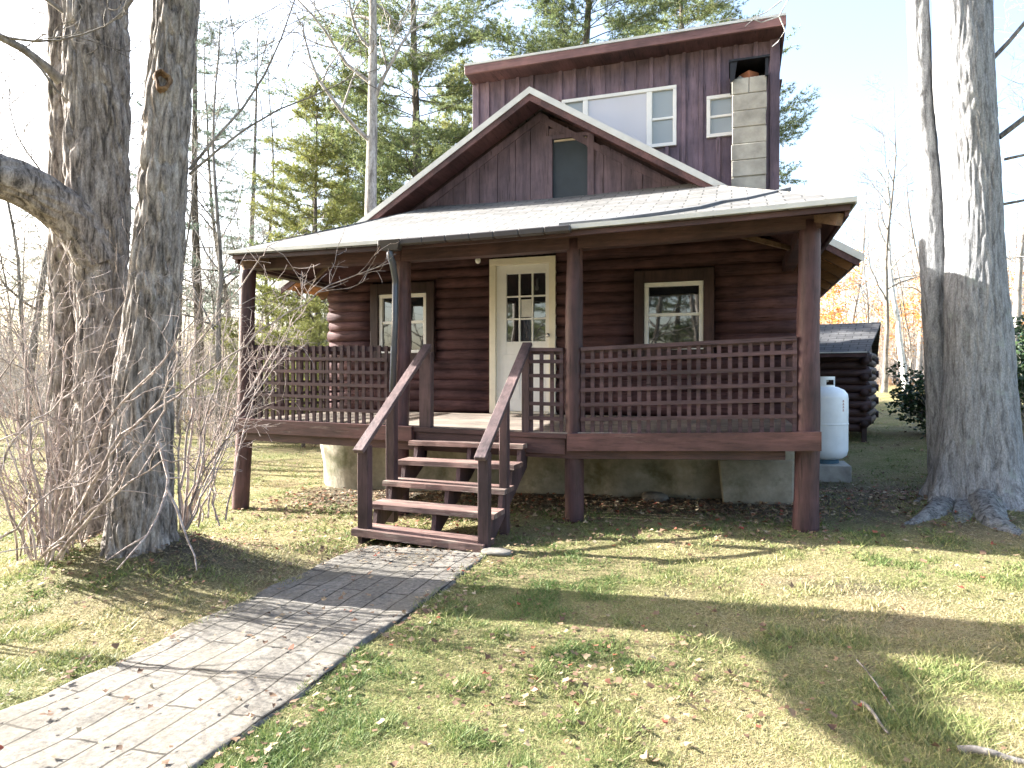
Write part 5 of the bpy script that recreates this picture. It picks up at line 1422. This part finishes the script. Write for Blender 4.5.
# ================================================================== GRASS, LEAVES
rg = np.random.default_rng(99)
def blades(N, hmin, hmax, clump, lean, wk, ymax, cshift):
    iv = rg.uniform(1 / ymax, 1 / 1.7, N); Yd = 1 / iv; Xd = rg.uniform(-1, 1, N) * (.98 * Yd + .8)
    U = CS * Xd - SN * Yd; Vv = SN * Xd + CS * Yd
    nn1 = fbm(np.stack([U * .9, Vv * .9, U * 0], -1), 55, 3); nn2 = fbm(np.stack([U * 5, Vv * 5, U * 0], -1), 56, 2)
    dm = dirtmask(U, Vv)
    ed = .05 + .16 * (fbm(np.stack([Vv * 3, U * 3, U * 0], -1), 77, 2) - .45); inpath = (U > PU0 + ed) & (U < PU1 - ed) & (Vv < PV1)
    inhouse = (U > -5.7) & (U < .8) & (Vv > 7.6)
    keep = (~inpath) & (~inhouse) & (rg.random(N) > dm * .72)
    if clump: keep &= rg.random(N) < .25 + 1.25 * sst(.3, .62, nn2)
    U, Vv, Yd, nn1, nn2 = U[keep], Vv[keep], Yd[keep], nn1[keep], nn2[keep]; n = len(U)
    h = rg.uniform(hmin, hmax, n)
    if clump: h = h * (1 + .9 * (rg.random(n) < .05)) * (.35 + 1.3 * sst(.35, .75, nn2))
    w = np.clip(wk * Yd, .0018, .012)
    a = rg.random(n) * 2 * math.pi; ln = rg.normal(0, lean, (n, 2)) * h[:, None]
    Z = ground(U, Vv) + .012 * (fbm(np.stack([U * 6, Vv * 6, U * 0], -1), 9, 2) - .5) - .003
    b0 = np.stack([U - np.cos(a) * w, Vv - np.sin(a) * w, Z], -1); b1 = np.stack([U + np.cos(a) * w, Vv + np.sin(a) * w, Z], -1)
    tp = np.stack([U + ln[:, 0], Vv + ln[:, 1], Z + h], -1)
    cv = np.clip(.8 * (nn1 - .5) * 2 + .5 + .5 * (nn2 - .5) + cshift + rg.normal(0, .22, n), 0, 1)
    return np.stack([b0, b1, tp], 1).reshape(-1, 3), np.repeat(cv, 3)
V1_, c1_ = blades(500000, .008, .028, True, .9, .0011, 26, 0)
V2_, c2_ = blades(650000, .006, .016, False, 1.9, .0009, 14, -.08)
V = np.concatenate([V1_, V2_]); c = np.concatenate([c1_, c2_]); n = len(V) // 3
M_grass = mat_leaf('grass_blades', [(0, (.37, .31, .19)), (.32, (.34, .31, .155)), (.62, (.21, .235, .085)), (1, (.095, .15, .045))], .6, .3)
tag(link('grass', raw_mesh('grass', V, 3, np.arange(n * 3).reshape(-1, 3), M_grass, {'rnd': np.stack([c, c, c, c * 0 + 1], -1)})), 'short patchy grass of the front lawn', 'grass', None, 'stuff')
# fallen leaves
def leaves_at(U, Vv, S, rg, zoff=.012):
    n = len(U); Z = ground(U, Vv) + zoff + rg.random(n) * .015
    onp = (U > PU0) & (U < PU1) & (Vv < PV1); Z = Z + onp * .012
    a = rg.random(n) * 2 * math.pi; ca, sa_ = np.cos(a), np.sin(a)
    shp = np.array([(0, -.5, 0), (.28, -.25, .12), (.5, .05, .22), (.2, .2, .05), (0, .55, .1), (-.2, .2, .05), (-.5, .05, .22), (-.28, -.25, .12)])
    n8 = len(shp); L = np.broadcast_to(shp, (n, n8, 3)) * S[:, None, None] * (1 + rg.normal(0, .14, (n, n8, 3)))
    L = L * np.stack([np.ones(n), np.ones(n), rg.normal(.6, .7, n)], -1)[:, None]
    tx, ty = rg.normal(0, .25, n), rg.normal(0, .25, n)
    x = L[..., 0] * ca[:, None] - L[..., 1] * sa_[:, None]; y = L[..., 0] * sa_[:, None] + L[..., 1] * ca[:, None]
    z = L[..., 2] + x * tx[:, None] + y * ty[:, None]
    V = np.stack([x + U[:, None], y + Vv[:, None], z + Z[:, None]], -1).reshape(-1, 3)
    o = np.arange(n)[:, None, None] * n8
    tri = np.array([(0, 1, 7), (1, 2, 3), (1, 3, 7), (7, 3, 5), (7, 5, 6), (3, 4, 5)])
    return V, (o + tri[None]).reshape(-1, 3), np.repeat(rg.random(n), n8)
Us, Vs, Ss = [], [], []
def add(n, fu, fv, s0=.018, s1=.042):
    Us.append(fu(n)); Vs.append(fv(n)); Ss.append(rg.uniform(s0, s1, n))
un = lambda a, b_: (lambda n: rg.uniform(a, b_, n)); no = lambda m, s: (lambda n: rg.normal(m, s, n))
add(1500, un(-9, 7), un(.8, 12)); add(200, un(-3.5, 3.5), un(1.0, 5)); add(1500, un(-5.6, .9), no(6.7, .5), .03, .06); add(1500, un(-5.6, .9), no(7.5, .3), .03, .07); add(500, no(-2.4, 1.0), no(5.6, .3))
add(420, un(-4.5, -1.9), no(5.0, .3)); add(700, no(-4.3, .5), no(4.0, .4)); add(2400, no(2.0, 1.0), no(8.6, 1.3), .025, .06); add(500, un(1, 5), un(7, 13)); add(700, un(-14, -4), un(5, 18)); add(420, no(-.6, .5), no(3.0, .5)); add(240, no(-1.75, .09), un(1.2, 5)); add(120, no(-3.1, .07), un(1, 5)); add(60, un(-3, -1.9), un(1.2, 5))
add(2500, un(-14, 14), un(12, 40), .05, .10)
U = np.concatenate(Us); Vv = np.concatenate(Vs); S = np.concatenate(Ss)
ok = ~((U > -5.6) & (U < .75) & (Vv > 7.95)); U, Vv, S = U[ok], Vv[ok], S[ok]
V, F, c = leaves_at(U, Vv, S, rg)
tag(link('fallen_leaves', raw_mesh('fallen_leaves', V, 3, F, M_fallen, {'rnd': np.stack([c, c, c, c * 0 + 1], -1)})), 'brown and red fallen leaves scattered over lawn, path edge and steps', 'leaves', None, 'stuff')
